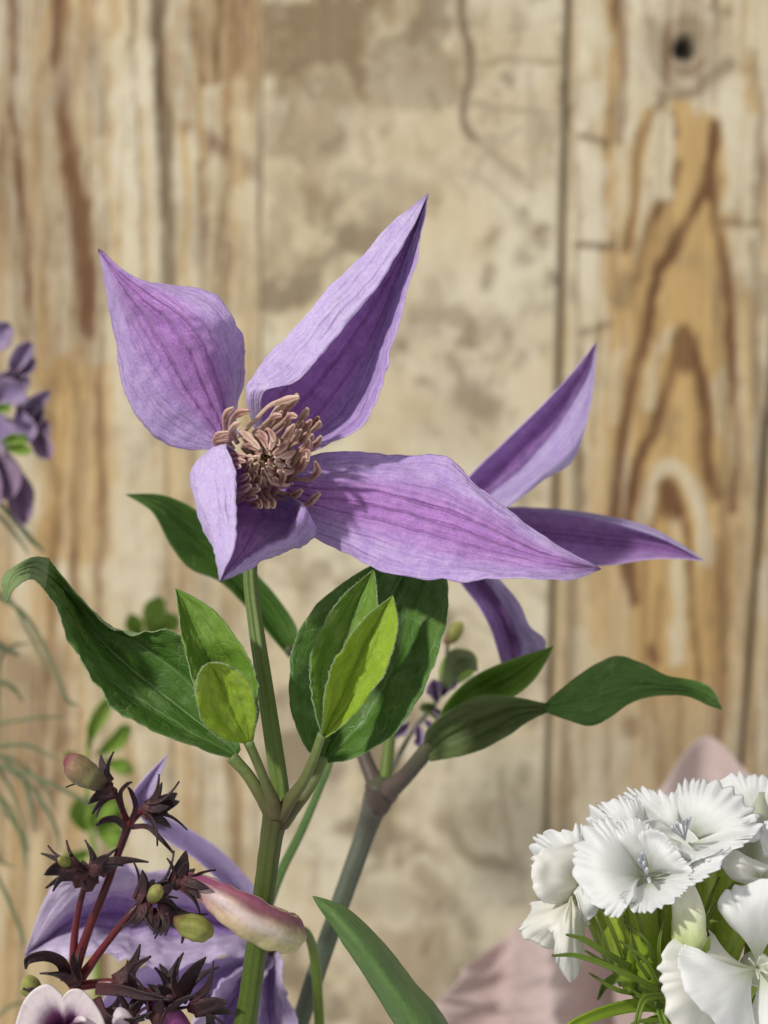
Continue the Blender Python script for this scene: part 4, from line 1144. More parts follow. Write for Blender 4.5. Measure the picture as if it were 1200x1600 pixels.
blade('petal', [      # lower petals, hanging
    [(420, 1480, 60), (385, 1500, 52), (345, 1530, 46), (310, 1590, 42), (280, 1660, 42), (262, 1720, 44)],
    [(425, 1484, 64), (402, 1512, 60), (372, 1550, 56), (345, 1610, 52), (310, 1680, 48), (262, 1720, 44)],
    [(430, 1488, 62), (420, 1520, 54), (402, 1565, 50), (380, 1620, 46), (340, 1690, 44), (262, 1720, 44)]],
    P3, c3, nu=31, nv=44, seed=113, wave=0.0025, ripple=0.001, rib=0.0006, edge=4)
blade('petal', [
    [(415, 1480, 60), (398, 1510, 52), (385, 1560, 46), (388, 1620, 44), (410, 1690, 44), (450, 1750, 46)],
    [(425, 1478, 64), (422, 1510, 60), (420, 1560, 56), (425, 1620, 52), (440, 1690, 48), (450, 1750, 46)],
    [(435, 1478, 62), (440, 1506, 54), (452, 1560, 50), (464, 1620, 46), (464, 1690, 44), (450, 1750, 46)]],
    P3, c3, nu=31, nv=44, seed=114, wave=0.0025, ripple=0.001, rib=0.0006, edge=4)
blade('petal', [
    [(410, 1484, 62), (340, 1496, 58), (270, 1502, 54), (210, 1516, 52), (170, 1550, 52), (140, 1600, 54)],
    [(410, 1492, 66), (345, 1520, 64), (280, 1535, 60), (225, 1548, 58), (182, 1575, 56), (140, 1600, 54)],
    [(412, 1500, 64), (355, 1548, 60), (300, 1570, 56), (250, 1588, 54), (200, 1600, 52), (140, 1600, 54)]],
    [M['petal_out'], M['petal3_in'], M['petal_rim']], c3, nu=21, nv=36, seed=115, wave=0.001)
tube('receptacle', [(428, 1500, 70), (425, 1485, 66), (420, 1478, 60)], [10, 14, 8], [M['pistil']], c3, nseg=12)
tube('stem', [(330, 2050, 75), (380, 1800, 75), (420, 1600, 75), (428, 1500, 70)], [11, 11, 10, 9], [M['stem']], c3, nseg=12, n=30)

# ------------------------------------------------------------------ beardtongue with dark calyces
bt = thing('beardtongue', 'dark red stemmed beardtongue with spiky black-red calyces, buds and one pink bell', 'flower', P(125, 2000, 15))


def sepal_star(name, c, d, R, n, dirv, spread, seedk, curl=0.18, w=0.40, depth=6.0):
    """one calyx: pointed sepals round an axis lying mostly in the picture plane. c px, d depth mm, R length px"""
    r = random.Random(seedk)
    ax = np.array([dirv[0], dirv[1], 0.0]); ax /= np.linalg.norm(ax) + 1e-9
    si = np.array([-ax[1], ax[0], 0.0]); de = np.array([0, 0, 1.0])
    V, F, uv = [], [], []
    nrow, ncol_ = 9, 5
    for k in range(n):
        th = 2 * math.pi * (k + 0.3 * r.random()) / n + seedk
        rad = math.cos(th) * si + math.sin(th) * de
        L = R * (0.65 + 0.6 * r.random())
        b0 = len(V)
        tang = -math.sin(th) * si + math.cos(th) * de
        tw = r.uniform(-0.4, 0.4); sprd = spread * r.uniform(0.6, 1.5)
        for j in range(nrow):
            v = j / (nrow - 1)
            along = ax * L * (v * (1 - 0.25 * v * sprd)) + rad * L * (0.16 + sprd * v * v * 0.75 + curl * v ** 3)
            half = w * L * (0.55 + 0.9 * v) * (1 - v) ** 0.85 * 0.75 + 0.6
            for i in range(ncol_):
                u = (i / (ncol_ - 1) - 0.5) * 2
                q = along + tang * half * u + (tang * tw * L * v * v) - rad * 0.25 * half * u * u * -1.0
                V.append(P(c[0] + q[0], c[1] + q[1], d + q[2] / FPX * 300.0))
                uv.append((i / (ncol_ - 1), v))
        for j in range(nrow - 1):
            for i in range(ncol_ - 1):
                a = b0 + j * ncol_ + i
                F.append((a, a + 1, a + ncol_ + 1, a + ncol_))
    # cup that ties the sepals together
    b0 = len(V); ns = 12
    for j, (al, rr) in enumerate(((-0.12, 0.05), (0.0, 0.15), (0.14, 0.2), (0.26, 0.17))):
        for q in range(ns):
            t = 2 * math.pi * q / ns
            w3 = ax * R * al + (math.cos(t) * si + math.sin(t) * de) * R * rr
            V.append(P(c[0] + w3[0], c[1] + w3[1], d + w3[2] / FPX * 300.0)); uv.append((q / ns, 0.1))
    for j in range(3):
        for q in range(ns):
            F.append((b0 + j * ns + q, b0 + j * ns + (q + 1) % ns, b0 + (j + 1) * ns + (q + 1) % ns, b0 + (j + 1) * ns + q))
    me = mesh_from(name, np.array(V), F, [M['dark_sepal']], None, uv)
    o = link(name, me, bt)
    sd = o.modifiers.new('thick', 'SOLIDIFY'); sd.thickness = 0.0003; sd.offset = 0
    return o


for pts, r in [([(120, 2050, 16), (121, 1800, 16), (120, 1600, 16), (117, 1528, 15), (134, 1465, 14), (164, 1390, 14), (186, 1330, 14), (202, 1285, 14)], [9, 9, 9, 8.5, 7.5, 6.5, 6, 7.5]),
               ([(114, 1530, 15), (116, 1470, 15), (123, 1420, 14), (132, 1385, 14)], [8, 6.2, 5.2, 5]),
               ([(128, 1526, 15), (160, 1482, 12), (190, 1444, 10), (216, 1414, 10)], [8, 6, 6, 5.5]),
               ([(200, 1290, 14), (190, 1262, 13), (180, 1240, 12), (166, 1228, 12)], [7, 5, 4.5, 5]),
               ([(200, 1288, 14), (216, 1272, 12), (232, 1262, 11)], [7, 5.5, 5]),
               ([(124, 1540, 16), (180, 1536, 14), (235, 1552, 13), (270, 1556, 12)], [8, 7, 7, 7])]:
    tube('stem', pts, r, [M['red_stem']], bt, nseg=12, n=max(14, 6 * len(pts)), wob=0.08)
for k, (c, d, R, n, dv, spd) in enumerate([((168, 1226), 12, 52, 5, (-0.6, -0.7), 0.8), ((178, 1236), 9, 40, 5, (-0.9, 0.1), 0.8), ((230, 1264), 10, 62, 5, (0.85, -0.35), 0.6), ((226, 1262), 6, 46, 5, (0.9, 0.3), 0.7),
                                           ((138, 1384), 12, 74, 6, (-0.2, -0.95), 0.7), ((130, 1366), 8, 62, 5, (-0.85, -0.4), 0.7), ((146, 1362), 6, 60, 5, (0.5, -0.85), 0.7), ((118, 1352), 4, 50, 5, (-0.95, 0.15), 0.7),
                                           ((220, 1410), 6, 64, 5, (0.5, -0.85), 0.75), ((236, 1400), 3, 52, 5, (0.9, -0.2), 0.7), ((254, 1414), 4, 56, 5, (0.45, 0.85), 0.6), ((230, 1416), 4, 50, 5, (-0.2, 0.9), 0.6),
                                           ((276, 1384), 2, 54, 5, (0.45, -0.85), 0.6), ((284, 1380), 0, 44, 5, (0.9, 0.3), 0.35),
                                           ((268, 1562), 8, 74, 5, (0.3, -0.95), 0.7), ((270, 1566), 4, 64, 5, (-0.5, -0.8), 0.7), ((180, 1540), 12, 56, 5, (0.8, -0.3), 0.7), ((245, 1596), 4, 66, 5, (0.2, -0.9), 0.8), ((300, 1575), 6, 60, 5, (0.9, -0.3), 0.7),
                                           ((330, 1625), 10, 60, 5, (0.5, -0.8), 0.8), ((160, 1590), 10, 58, 5, (0.9, -0.2), 0.7), ((200, 1590), 6, 56, 5, (0.3, -0.9), 0.7), ((120, 1536), 12, 44, 5, (-0.5, -0.8), 0.7)]):
    sepal_star('calyx', c, d, R, n, dv, spd, 3 + k * 1.7)


def bract_strip(pts, w, mat, parent, seedk=0, name='bract'):
    pts = np.asarray(pts, float)
    n = len(pts)
    T = np.gradient(pts[:, :2], axis=0); T /= np.linalg.norm(T, axis=1, keepdims=True)
    Nn = np.stack([-T[:, 1], T[:, 0]], 1)
    prof = np.array([w * (0.75 + 0.6 * t) * (1 - t) ** 0.7 + 0.4 for t in np.linspace(0, 1, n)])
    Lc = pts.copy(); Rc = pts.copy(); Mc = pts.copy()
    Lc[:, :2] += Nn * prof[:, None]; Rc[:, :2] -= Nn * prof[:, None]
    Mc[:, 2] += w * 0.04
    blade(name, [Lc, Mc, Rc], [mat] * 3, parent, nu=9, nv=22, thick=0.0003, seed=seedk)


for k, (pts, w) in enumerate([([(104, 1530, 12), (96, 1505, 9), (72, 1494, 6), (44, 1500, 4), (40, 1514, 4)], 12), ([(206, 1292, 12), (230, 1292, 8), (252, 1312, 6), (272, 1334, 5)], 5),
                              ([(194, 1290, 12), (180, 1280, 8), (162, 1282, 6), (150, 1290, 5)], 7), ([(204, 1284, 13), (212, 1262, 9), (206, 1240, 7), (200, 1230, 6)], 5),
                              ([(192, 1266, 12), (188, 1240, 9), (198, 1226, 8), (206, 1222, 7)], 4), ([(150, 1545, 10), (190, 1548, 5), (225, 1556, 2), (268, 1562, 0)], 12), ([(215, 1560, 8), (205, 1530, 4), (212, 1510, 2), (236, 1494, 1)], 9),
                              ([(256, 1420, 4), (262, 1440, 1), (258, 1462, 0)], 6), ([(276, 1432, 4), (288, 1450, 1), (284, 1474, 0)], 6), ([(240, 1420, 5), (246, 1440, 2), (240, 1460, 1)], 6),
                              ([(150, 1560, 8), (165, 1590, 4), (200, 1598, 2), (240, 1580, 2)], 10), ([(84, 1570, 14), (60, 1550, 12), (36, 1545, 12)], 8)]):
    bract_strip(pts, w, M['dark_sepal'], bt, k)
tube('bud', [(160, 1226, 8), (144, 1216, 7), (124, 1202, 6), (108, 1192, 6), (100, 1190, 6)], [12, 19, 22, 17, 5], [M['bud_pink']], bt, nseg=30, n=24, ribs=5, ribamp=0.05, wob=0.12)
tube('bud', [(276, 1436, 2), (290, 1444, 0), (306, 1450, -1), (322, 1456, 0), (328, 1460, 1)], [7, 16, 20, 15, 4], [M['bud_green']], bt, nseg=30, n=22, ribs=5, ribamp=0.07, wob=0.12)
tube('bud', [(238, 1404, 2), (244, 1394, -3), (248, 1386, -5)], [9, 12, 5], [M['bud_green']], bt, nseg=14, n=12)
tube('bud', [(112, 1352, 6), (100, 1346, 2), (92, 1342, 0)], [6, 9, 3], [M['bud_green']], bt, nseg=12, n=12)
tube('bud', [(60, 1560, 16), (50, 1545, 14), (40, 1535, 14), (34, 1532, 14)], [6, 16, 14, 4], [M['bud_green']], bt, nseg=14, n=14)
tube('bell_flower', [(282, 1372, 4), (304, 1380, 2), (336, 1398, 0), (374, 1424, -2), (420, 1448, 0), (452, 1460, 3), (470, 1462, 6)], [9, 15, 22, 31, 33, 28, 8], [M['bell']], bt, nseg=36, n=40, wob=0.20, seed=5, ribs=5, ribamp=0.06)
# open flower with pale lobes and a magenta throat
for rim_, dd in [([(20, 1660), (22, 1610), (40, 1560), (72, 1538), (98, 1556)], (2, -6)), ([(96, 1560), (112, 1546), (134, 1552), (160, 1590), (172, 1640)], (2, -6)), ([(172, 1640), (150, 1720), (100, 1740), (50, 1720), (20, 1660)], (-4, -14))]:
    n = len(rim_)
    Rm = [(x, y, dd[1]) for x, y in rim_]
    Md = [((x + 104) / 2, (y + 1618) / 2, (dd[0] + dd[1]) / 2 - 2) for x, y in rim_]
    Bs = [(100 + 0.16 * (x - 100), 1620 + 0.16 * (y - 1620), dd[0] + 8) for x, y in rim_]
    G = np.stack([np.asarray(Bs), np.asarray(Md), np.asarray(Rm)], 0)
    Gp = np.transpose(cr(np.transpose(cr(G, 22), (1, 0, 2)), 31), (1, 0, 2))
    sheet('petal', PA(Gp), [M['throat']] * 3, bt, 0.0004)
tube('style', [(96, 1622, 8), (112, 1600, 0), (126, 1592, -6), (134, 1594, -8)], [4, 4, 5.5, 3], [M['throat']], bt, nseg=10, n=16)
tube('throat', [(100, 1690, 20), (100, 1650, 14), (100, 1622, 6), (100, 1616, 5)], [26, 30, 30, 4], [M['mag']], bt, nseg=18, n=14)
for pts, r, m in [([(300, 1640, 8), (272, 1600, 6), (248, 1572, 5), (236, 1560, 6)], [16, 22, 16, 5], 'mag'), ([(215, 1660, 6), (200, 1620, 4), (190, 1590, 4), (186, 1576, 5)], [18, 24, 16, 5], 'throat')]:
    tube('bud', pts, r, [M[m]], bt, nseg=16, n=18)

# ------------------------------------------------------------------ larkspur with thread leaves at the edge
lk = thing('larkspur', 'blurred mauve larkspur spike with thread-like green leaves in front of the plank wall', 'flower', P(-40, 1950, 110))
tube('stem', [(-20, 2050, 178), (-26, 1600, 178), (-30, 1200, 178), (-30, 900, 178), (-28, 700, 178), (-24, 560, 178)], [7, 7, 7, 6.5, 6, 5], [M['thread']], lk, nseg=10, n=60)


def lobe(x, y, a, L, w, mats, d, bend=0.0, dd=-8, k=0, par=None, name='petal'):
    dx, dy = math.cos(a), math.sin(a)
    px_, py_ = -dy, dx
    rows = []
    for t, ww in ((0, 0.12), (0.3, 0.62), (0.6, 1.0), (0.85, 0.8), (1.0, 0.12)):
        bx, by = x + dx * L * t + px_ * bend * L * t * t, y + dy * L * t + py_ * bend * L * t * t
        rows.append([(bx + px_ * w * ww, by + py_ * w * ww, d + dd * t - 3), (bx, by, d + dd * t), (bx - px_ * w * ww, by - py_ * w * ww, d + dd * t - 3)])
    cols = [[r[i] for r in rows] for i in range(3)]
    blade(name, cols, mats, par if par is not None else lk, nu=13, nv=22, seed=k, wave=0.0009)


LK = [M['lark'], M['lark_d'], M['lark_d']]; LD = [M['lark_d'], M['lark'], M['lark']]
for k, (x, y, a, L, w, mt, bend) in enumerate([(14, 592, -1.15, 66, 15, LK, 0.1), (10, 596, -0.45, 56, 11, LK, -0.2), (4, 640, -1.3, 66, 26, LK, 0.1), (-10, 630, -0.7, 52, 26, LK, 0.2), (24, 680, -1.25, 82, 14, LK, 0.35),
                                               (30, 690, -0.8, 66, 13, LD, -0.2), (28, 632, 1.35, 62, 17, LK, -0.1), (-14, 640, 1.0, 76, 26, LK, 0.0), (42, 640, 0.9, 62, 20, LD, 0.3), (44, 660, 0.95, 66, 17, LD, 0.1),
                                               (-18, 700, 1.0, 86, 28, LD, 0.15), (8, 705, 1.18, 118, 22, LD, 0.12), (-24, 690, 1.5, 110, 22, LD, 0), (-30, 560, -0.9, 70, 22, LK, 0), (-40, 640, 2.4, 80, 26, LK, 0), (-40, 700, 2.0, 90, 26, LD, 0), (-44, 600, -2.2, 70, 24, LK, 0)]):
    lobe(x, y, a, L, w, mt, 172 + (k % 3) * 3, bend, -8, k)
for k, (x, y, a, L, w) in enumerate([(6, 700, 0.0, 42, 9), (0, 692, -0.3, 44, 8), (-10, 640, -0.2, 26, 8)]):
    lobe(x, y, a, L, w, [M['sprig']] * 3, 167, 0.1, -6, 40 + k, name='sepal')
for k, (pts, w) in enumerate([([(-10, 780), (22, 812), (50, 845), (70, 862)], 6), ([(-10, 800), (20, 830), (45, 866)], 5), ([(-10, 930), (40, 962), (78, 1030), (104, 1092), (122, 1102)], 5), ([(10, 930), (50, 1000), (80, 1060)], 4),
                              ([(-10, 1132), (50, 1122), (104, 1120)], 4), ([(-10, 1168), (40, 1164), (96, 1190)], 5), ([(-20, 1165), (30, 1210), (50, 1262), (54, 1300)], 5), ([(-20, 1180), (20, 1240), (46, 1330)], 4),
                              ([(-20, 1190), (40, 1220), (86, 1290), (92, 1330)], 5), ([(-20, 1190), (60, 1216), (130, 1250), (150, 1260)], 5), ([(-20, 1205), (5, 1260), (36, 1310), (42, 1360)], 5), ([(-20, 1230), (20, 1270), (40, 1350)], 4),
                              ([(-20, 1300), (-4, 1340), (22, 1356)], 4), ([(-20, 1340), (10, 1400), (34, 1460), (38, 1480)], 5), ([(-20, 1210), (-4, 1150), (-2, 1040), (20, 1010), (46, 1005)], 4), ([(-20, 1060), (16, 1072), (36, 1096)], 6), ([(-30, 990), (0, 1010), (30, 1024)], 10),
                              ([(-20, 1600), (20, 1570), (44, 1566)], 4), ([(-26, 1180), (20, 1186), (72, 1232), (84, 1262)], 4), ([(-26, 1190), (24, 1205), (64, 1246)], 3.5)]):
    C3 = [(x, y, 162 + 10 * math.sin(k * 1.9) + 4 * j) for j, (x, y) in enumerate([(-30, pts[0][1] + 6)] + pts)]
    tube('thread_leaf', C3, [w * 0.7] * (len(C3) - 1) + [w * 0.25], [M['thread']], lk, nseg=8, n=24, flat=0.6)

for k, (x, y, a, L, w) in enumerate(FLORETS):
    lobe(x, y, a, L, w, [M['lark'], M['lark_d'], M['lark_d']], 98, 0.2, -5, 90 + k, par=sp, name='floret_petal')

sg = thing('green_sprig', 'out of focus bright green leaf sprig behind the curled dark leaf', 'plant', P(160, 2000, 170))
tube('stem', [(150, 2050, 232), (150, 1700, 232), (150, 1400, 232), (140, 1270, 230), (136, 1180, 230), (180, 1060, 230), (236, 980, 230)], [5, 5, 5, 4, 4, 4, 3], [M['sprig']], sg, nseg=8, n=40)
for k, (x, y, a, L, w, b) in enumerate([(232, 992, -1.4, 62, 18, 0.1), (236, 990, -0.6, 50, 16, 0.1), (225, 1000, -2.2, 46, 14, 0.1), (136, 1170, -1.3, 86, 13, 0.15), (150, 1180, -0.5, 70, 14, -0.2), (142, 1220, -2.4, 60, 12, 0.1), (140, 1290, -1.0, 60, 20, 0.2), (140, 1290, -0.2, 60, 20, -0.2),
                                        (136, 1300, -2.0, 56, 20, 0.2), (150, 1300, 0.3, 50, 18, 0), (160, 1190, 0.2, 50, 12, 0.1), (140, 1330, 2.6, 50, 16, 0)]):
    lobe(x, y, a, L, w, [M['sprig']] * 3, 228 + 3 * (k % 3), b, -6, 60 + k, par=sg, name='leaf')

# ------------------------------------------------------------------ white dianthus head
dn = thing('dianthus', 'white sweet william cluster with toothed petals and spiky green calyces on stout stem', 'flower', P(1060, 2000, 10))


def fan(base, rim, mat, teeth=9, tooth=0.07, cup=4.0, seedk=0, ruff=0.0011, narrow=0.42, nu=91, nv=22, ext=11.0):
    """a wedge petal: base (px,py,dd), rim list of (px,py,dd), toothed outer edge"""
    r = random.Random(seedk)
    B = np.asarray(base, float)
    rl = [np.asarray(p, float) for p in rim]
    for end, sgn in ((0, -1), (-1, 1)):
        # widen the wedge a little so neighbouring petals overlap
        a_, b_ = rl[end], rl[1 if end == 0 else -2]
        w0 = a_[:2] - B[:2]; w1 = b_[:2] - B[:2]
        turn = math.copysign(math.radians(ext), w1[0] * w0[1] - w1[1] * w0[0])
        q = np.array([w0[0] * math.cos(turn) - w0[1] * math.sin(turn), w0[0] * math.sin(turn) + w0[1] * math.cos(turn)]) * 0.95
        p = np.array([B[0] + q[0], B[1] + q[1], a_[2] + 1.5])
        rl = [p] + rl if end == 0 else rl + [p]
    Rm = cr(np.asarray(rl), nu)
    u = np.linspace(0, 1, nu)
    ph = r.random()
    amp = np.array([0.55 + 0.45 * n1(t * 9 + seedk, 3.1) * 2 for t in u])
    jit = np.array([1.6 * n1(t * 5 + seedk * 2.1, 1.7) + 0.8 * n1(t * 12 + seedk, 4.4) for t in u])
    saw = np.abs(((u * teeth * 1.2 + ph + jit) % 1.0) - 0.5) * 2
    outk = 1.0 + 0.035 * np.array([n1(t * 4 + seedk * 1.3, 9.0) for t in u]) + 1.35 * tooth * (saw - 0.5) * np.clip(np.array([0.75 + 1.3 * n1(t * 8 + seedk * 5.3, 6.1) for t in u]), 0.12, 1.6)
    vs = np.linspace(0, 1, nv) ** 0.85
    G = np.zeros((nv, nu, 3))
    ctr = Rm.mean(0)
    for j, v in enumerate(vs):
        kk = v * (1 + (outk - 1) * sst(np.array(v), 0.6, 1.0))
        wid = narrow + (1 - narrow) * min(1.0, v * 1.25) ** 0.9
        tgt = ctr[None] * (1 - wid) + Rm * wid
        G[j] = B[None] * (1 - kk[:, None]) + tgt * kk[:, None]
        G[j, :, 2] -= cup * math.sin(math.pi * min(1, v)) * (1 - (2 * u - 1) ** 2 * 0.5)
        for i in range(nu):
            G[j, i, 2] += ruff * 1000 * v ** 1.6 * (2.6 * n1(u[i] * 3.1 + seedk * 3.7, v * 2.6) + 0.6 * n1(u[i] * 7 + seedk, v * 4.0, 5.0) + 0.07 * n1(u[i] * 24 + seedk, v * 4.0, 8.0))
    sheet('petal', PA(G), [M[mat]] * 3, dn, 0.00022)


# side flower on the far side and the one that hangs
fan((918, 1362, 8), [(836, 1362, 16), (832, 1320, 12), (850, 1300, 8), (880, 1298, 6), (905, 1290, 6), (925, 1300, 8)], 'white', 12, 0.13, 3, 1)
fan((915, 1382, 4), [(892, 1410, 4), (852, 1410, 0), (833, 1388, -2), (832, 1350, -2), (850, 1328, -1), (895, 1316, 2)], 'cream', 7, 0.04, 2.5, 2)
fan((908, 1400, 4), [(828, 1426, 8), (814, 1446, 4), (820, 1466, 2), (846, 1480, 2), (876, 1480, 4)], 'cream', 6, 0.06, 5, 3)
fan((893, 1396, 2), [(866, 1462, -2), (868, 1500, -2), (882, 1524, -2), (896, 1532, 0), (908, 1504, 0), (914, 1450, 2)], 'cream', 5, 0.05, 7, 4)
fan((908, 1372, 2), [(900, 1400, 0), (914, 1440, -2), (936, 1418, -2), (938, 1394, 0)], 'white', 4, 0.05, 2, 5)
# upper flower
fan((1068, 1312, 10), [(968, 1250, 14), (985, 1236, 12), (1008, 1232, 12), (1030, 1240, 12), (1056, 1240, 12)], 'white', 9, 0.12, 3, 6)
fan((1020, 1332, 8), [(916, 1300, 12), (922, 1275, 10), (940, 1256, 9), (962, 1246, 9), (985, 1248, 10)], 'white', 9, 0.12, 3, 7)
fan((1076, 1316, 12), [(1052, 1240, 14), (1066, 1222, 12), (1092, 1218, 10), (1130, 1226, 8), (1160, 1246, 5), (1182, 1275, 2), (1186, 1294, 0)], 'white', 15, 0.10, 7, 8)
fan((1076, 1318, 8), [(1188, 1290, -2), (1172, 1312, -6), (1142, 1332, -8), (1112, 1342, -8), (1086, 1350, -6)], 'white', 9, 0.09, 3, 9)
fan((1064, 1316, 8), [(985, 1292, 4), (1010, 1312, 0), (1040, 1322, 0), (1056, 1330, -2), (1074, 1342, -4), (1092, 1342, -4)], 'white', 4, 0.05, 2, 10)
# front flower
fan((1010, 1368, 6), [(945, 1310, 4), (962, 1292, 0), (982, 1280, -3), (1004, 1284, -4), (1018, 1298, -3)], 'white', 9, 0.14, 4, 11)
fan((1014, 1366, 5), [(1008, 1296, -4), (1030, 1300, -6), (1048, 1316, -7), (1066, 1338, -8), (1080, 1356, -8)], 'white', 5, 0.05, 4, 12)
fan((1006, 1370, 4), [(984, 1410, -12), (962, 1434, -12), (926, 1412, -10), (900, 1372, -6), (898, 1330, -3), (918, 1292, 0), (940, 1280, 2)], 'white', 14, 0.10, 6, 13)
fan((1016, 1372, 4), [(1080, 1348, -8), (1110, 1336, -8), (1132, 1328, -8), (1126, 1350, -10), (1100, 1374, -12), (1072, 1388, -12)], 'white', 14, 0.12, 3, 14)
fan((1012, 1376, 4), [(1080, 1380, -12), (1062, 1400, -13), (1036, 1416, -14), (1006, 1426, -14), (986, 1420, -13), (972, 1404, -12)], 'white', 12, 0.12, 2, 15)
for k, (x, y, a) in enumerate([(1058, 1290, -1.4), (1068, 1284, -1.2), (1076, 1282, -1.0), (1052, 1296, -1.9), (1000, 1348, -1.8), (1006, 1352, -1.6), (1010, 1362, -1.4), (1004, 1338, -1.7), (1014, 1374, 1.3)]):
    bx, by = (1070, 1312) if k < 4 else (1012, 1372)
    tube('stamen', [(bx, by, 6), ((bx + x) / 2, (by + y) / 2, -2), (x, y, -7), (x + 5 * math.cos(a), y + 5 * math.sin(a), -9)], [1.6, 1.6, 3.4, 2.4], [M['anther']], dn, nseg=8, n=12)
for x, y, d in [(1011, 1371, 6), (1069, 1314, 10), (1181, 1512, 2)]:
    tube('flower_throat', [(x, y, d + 1), (x + 3, y + 12, d + 9), (x + 5, y + 30, d + 18)], [26, 22, 14], [M['throat_green']], dn, nseg=18, n=10)
fan((1040, 1335, 12), [(965, 1330, 6), (985, 1300, 6), (1020, 1280, 8), (1060, 1285, 8), (1090, 1310, 6), (1095, 1345, 4)], 'white', 8, 0.05, 1, 33)
# big flower at the edge
fan((1180, 1512, 2), [(1085, 1462, -4), (1048, 1470, -8), (1030, 1506, -10), (1036, 1548, -12), (1052, 1604, -12), (1080, 1650, -10)], 'cream', 9, 0.05, 5, 16)
fan((1180, 1514, -2), [(1058, 1496, -12), (1066, 1524, -14), (1078, 1560, -16), (1120, 1600, -16), (1160, 1640, -14)], 'white', 6, 0.03, 5, 17)
fan((1184, 1506, 2), [(1140, 1440, 0), (1120, 1414, -4), (1132, 1394, -6), (1164, 1382, -6), (1200, 1370, -6), (1245, 1380, -6)], 'white', 6, 0.04, 5, 18)
fan((1188, 1514, 0), [(1172, 1640, -10), (1200, 1650, -12), (1240, 1630, -12), (1270, 1590, -10)], 'white', 7, 0.04, 4, 19)
fan((1190, 1510, 0), [(1260, 1580, -6), (1290, 1520, -6), (1290, 1450, -6), (1255, 1400, -5)], 'white', 7, 0.05, 4, 20)
for k in range(5):
    a = -2.2 + k * 0.9
    tube('stamen', [(1182, 1512, -2), (1182 + 10 * math.cos(a), 1512 + 10 * math.sin(a), -8), (1182 + 20 * math.cos(a), 1512 + 18 * math.sin(a), -10)], [2.2, 1.6, 1.2], [M['cream']], dn, nseg=8, n=8)
# flowers further back at the edge
fan((1185, 1300, 20), [(1100, 1250, 26), (1118, 1222, 24), (1142, 1210, 22), (1172, 1212, 20), (1205, 1216, 20), (1240, 1240, 20)], 'white', 9, 0.09, 3, 21)
fan((1215, 1350, 12), [(1192, 1330, 4), (1186, 1300, 2), (1200, 1280, 2), (1230, 1275, 2)], 'white', 5, 0.04, 4, 22)
fan((1190, 1372, 6), [(1170, 1382, 2), (1142, 1372, -2), (1128, 1348, -2), (1148, 1330, 0), (1170, 1340, 2), (1200, 1352, 2)], 'cream', 5, 0.04, 8, 23)
blade('sepal', [[(1190, 1400, 22), (1150, 1345, 20), (1150, 1290, 20), (1165, 1240, 22)], [(1205, 1400, 18), (1185, 1340, 14), (1185, 1290, 14), (1190, 1238, 18)], [(1220, 1400, 22), (1220, 1340, 20), (1222, 1290, 20), (1215, 1240, 22)]],
      [m_plain('pale_sage', (0.34, 0.36, 0.26), (0.42, 0.43, 0.33), 300, 0.6)] * 3, dn, nu=15, nv=24)


def calyx_tube(c0, c1, r0, r1, k, name='calyx'):
    c0 = np.array(c0, float); c1 = np.array(c1, float)
    pts = [c0 + (c1 - c0) * t for t in (0, 0.3, 0.7, 1.0)]
    o = tube(name, pts, [r0 * 0.6, r0, (r0 + r1) / 2, r1], [M['calyx']], dn, nseg=20, n=18, ribs=10, ribamp=0.05)
    return o


HUB = (1050, 1640, 14)
for k, (c0, c1, r0, r1) in enumerate([((1018, 1565, -1), (1000, 1400, -1), 22, 26), ((1000, 1556, 2), (942, 1405, 4), 18, 22), ((1034, 1560, -1), (1042, 1400, 3), 20, 24), ((975, 1540, 6), (925, 1385, 10), 13, 17), ((985, 1550, -2), (966, 1415, 0), 16, 20),
                                      ((1078, 1560, 18), (1096, 1350, 16), 24, 24), ((1110, 1540, 24), (1130, 1350, 24), 26, 26), ((1120, 1500, 4), (1138, 1410, 6), 22, 26), ((1090, 1600, 18), (1170, 1380, 24), 24, 28), ((1048, 1570, 16), (985, 1420, 16), 20, 26),
                                      ((1110, 1640, 16), (1180, 1520, 6), 18, 14), ((950, 1500, 12), (915, 1400, 8), 10, 14), ((1180, 1620, 20), (1200, 1360, 26), 26, 26)]):
    calyx_tube(c0, c1, r0, r1, k)
tube('bud', [(1076, 1490, -6), (1078, 1462, -7), (1076, 1425, -7), (1070, 1396, -6), (1066, 1376, -3)], [18, 27, 25, 20, 8], [M['bud_white']], dn, nseg=30, n=22, wob=0.12, seed=2, ribs=3, ribamp=0.06)
tube('calyx', [(1076, 1505, -2), (1078, 1490, -5), (1079, 1470, -6), (1079, 1458, -6.5)], [14, 27, 30, 29], [M['calyx']], dn, nseg=22, n=16, ribs=11, ribamp=0.03, capped=False)
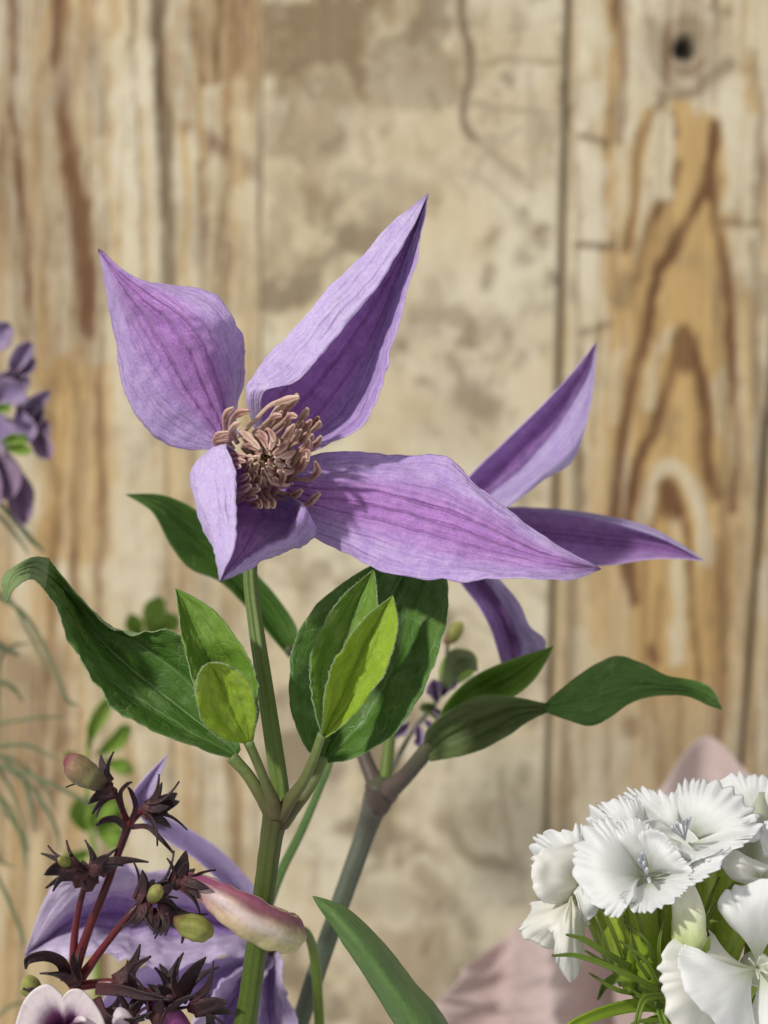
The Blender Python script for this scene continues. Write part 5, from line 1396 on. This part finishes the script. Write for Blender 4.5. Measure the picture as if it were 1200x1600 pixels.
for k, (pts, w) in enumerate([([(985, 1512, -4), (948, 1490, -8), (912, 1468, -10), (884, 1460, -10)], 8), ([(1035, 1552, -4), (975, 1520, -8), (905, 1494, -10), (862, 1493, -10)], 7), ([(985, 1526, -2), (950, 1508, -4), (914, 1485, -5)], 5),
                              ([(1040, 1560, 2), (990, 1552, -2), (960, 1545, -4), (920, 1520, -4)], 6), ([(1040, 1568, 6), (985, 1528, 4), (950, 1535, 4), (934, 1562, 4)], 14), ([(1070, 1600, 4), (1030, 1572, -2), (1005, 1560, -4), (990, 1548, -4)], 7),
                              ([(1046, 1556, -6), (1010, 1560, -10), (998, 1585, -12), (992, 1620, -12)], 9), ([(1090, 1620, 2), (1050, 1596, -4), (1000, 1596, -6), (980, 1606, -6)], 5),
                              ([(1105, 1480, -2), (1104, 1450, -6), (1110, 1440, -8), (1122, 1440, -8)], 4), ([(1120, 1490, -2), (1105, 1476, -5), (1100, 1466, -6)], 5), ([(1100, 1430, 4), (1112, 1400, 0), (1124, 1370, 0)], 6), ([(1104, 1440, 2), (1130, 1400, -1), (1148, 1380, -1)], 7),
                              ([(1000, 1500, -4), (985, 1460, -8), (975, 1430, -9)], 5), ([(1020, 1500, -6), (1010, 1470, -9), (975, 1440, -10)], 5), ([(1005, 1470, -5), (1000, 1440, -9), (990, 1420, -9)], 5), ([(1035, 1520, -5), (1030, 1480, -8), (1038, 1430, -8)], 6), ([(975, 1500, -3), (955, 1450, -6), (940, 1420, -6)], 6),
                              ([(1030, 1540, -6), (1008, 1500, -9), (968, 1470, -10)], 6), ([(1015, 1530, -5), (990, 1490, -8), (985, 1446, -9)], 5)]):
    bract_strip(pts, w * (0.62 if k > 8 else 0.8), M['bract'], dn, 200 + k)
bract_strip([(1060, 1580, 8), (1010, 1570, 4), (950, 1580, 0), (890, 1606, -4), (850, 1650, -6)], 14, M['young'], dn, 250, 'leaf')
for k, (pts, w) in enumerate([([(1065, 1600, 8), (1030, 1570, -6), (1045, 1620, -10), (1048, 1680, -8)], 10), ([(1040, 1590, 4), (1012, 1600, -4), (1000, 1650, -4)], 10), ([(1070, 1590, 6), (1060, 1620, -8), (1052, 1680, -8)], 12)]):
    bract_strip(pts, w, M['bract'], dn, 260 + k)
tube('stem', [(1060, 2050, 16), (1058, 1850, 15), (1055, 1700, 14), (1050, 1600, 12), (1040, 1560, 10)], [20, 20, 22, 26, 22], [M['calyx']], dn, nseg=20, n=30)
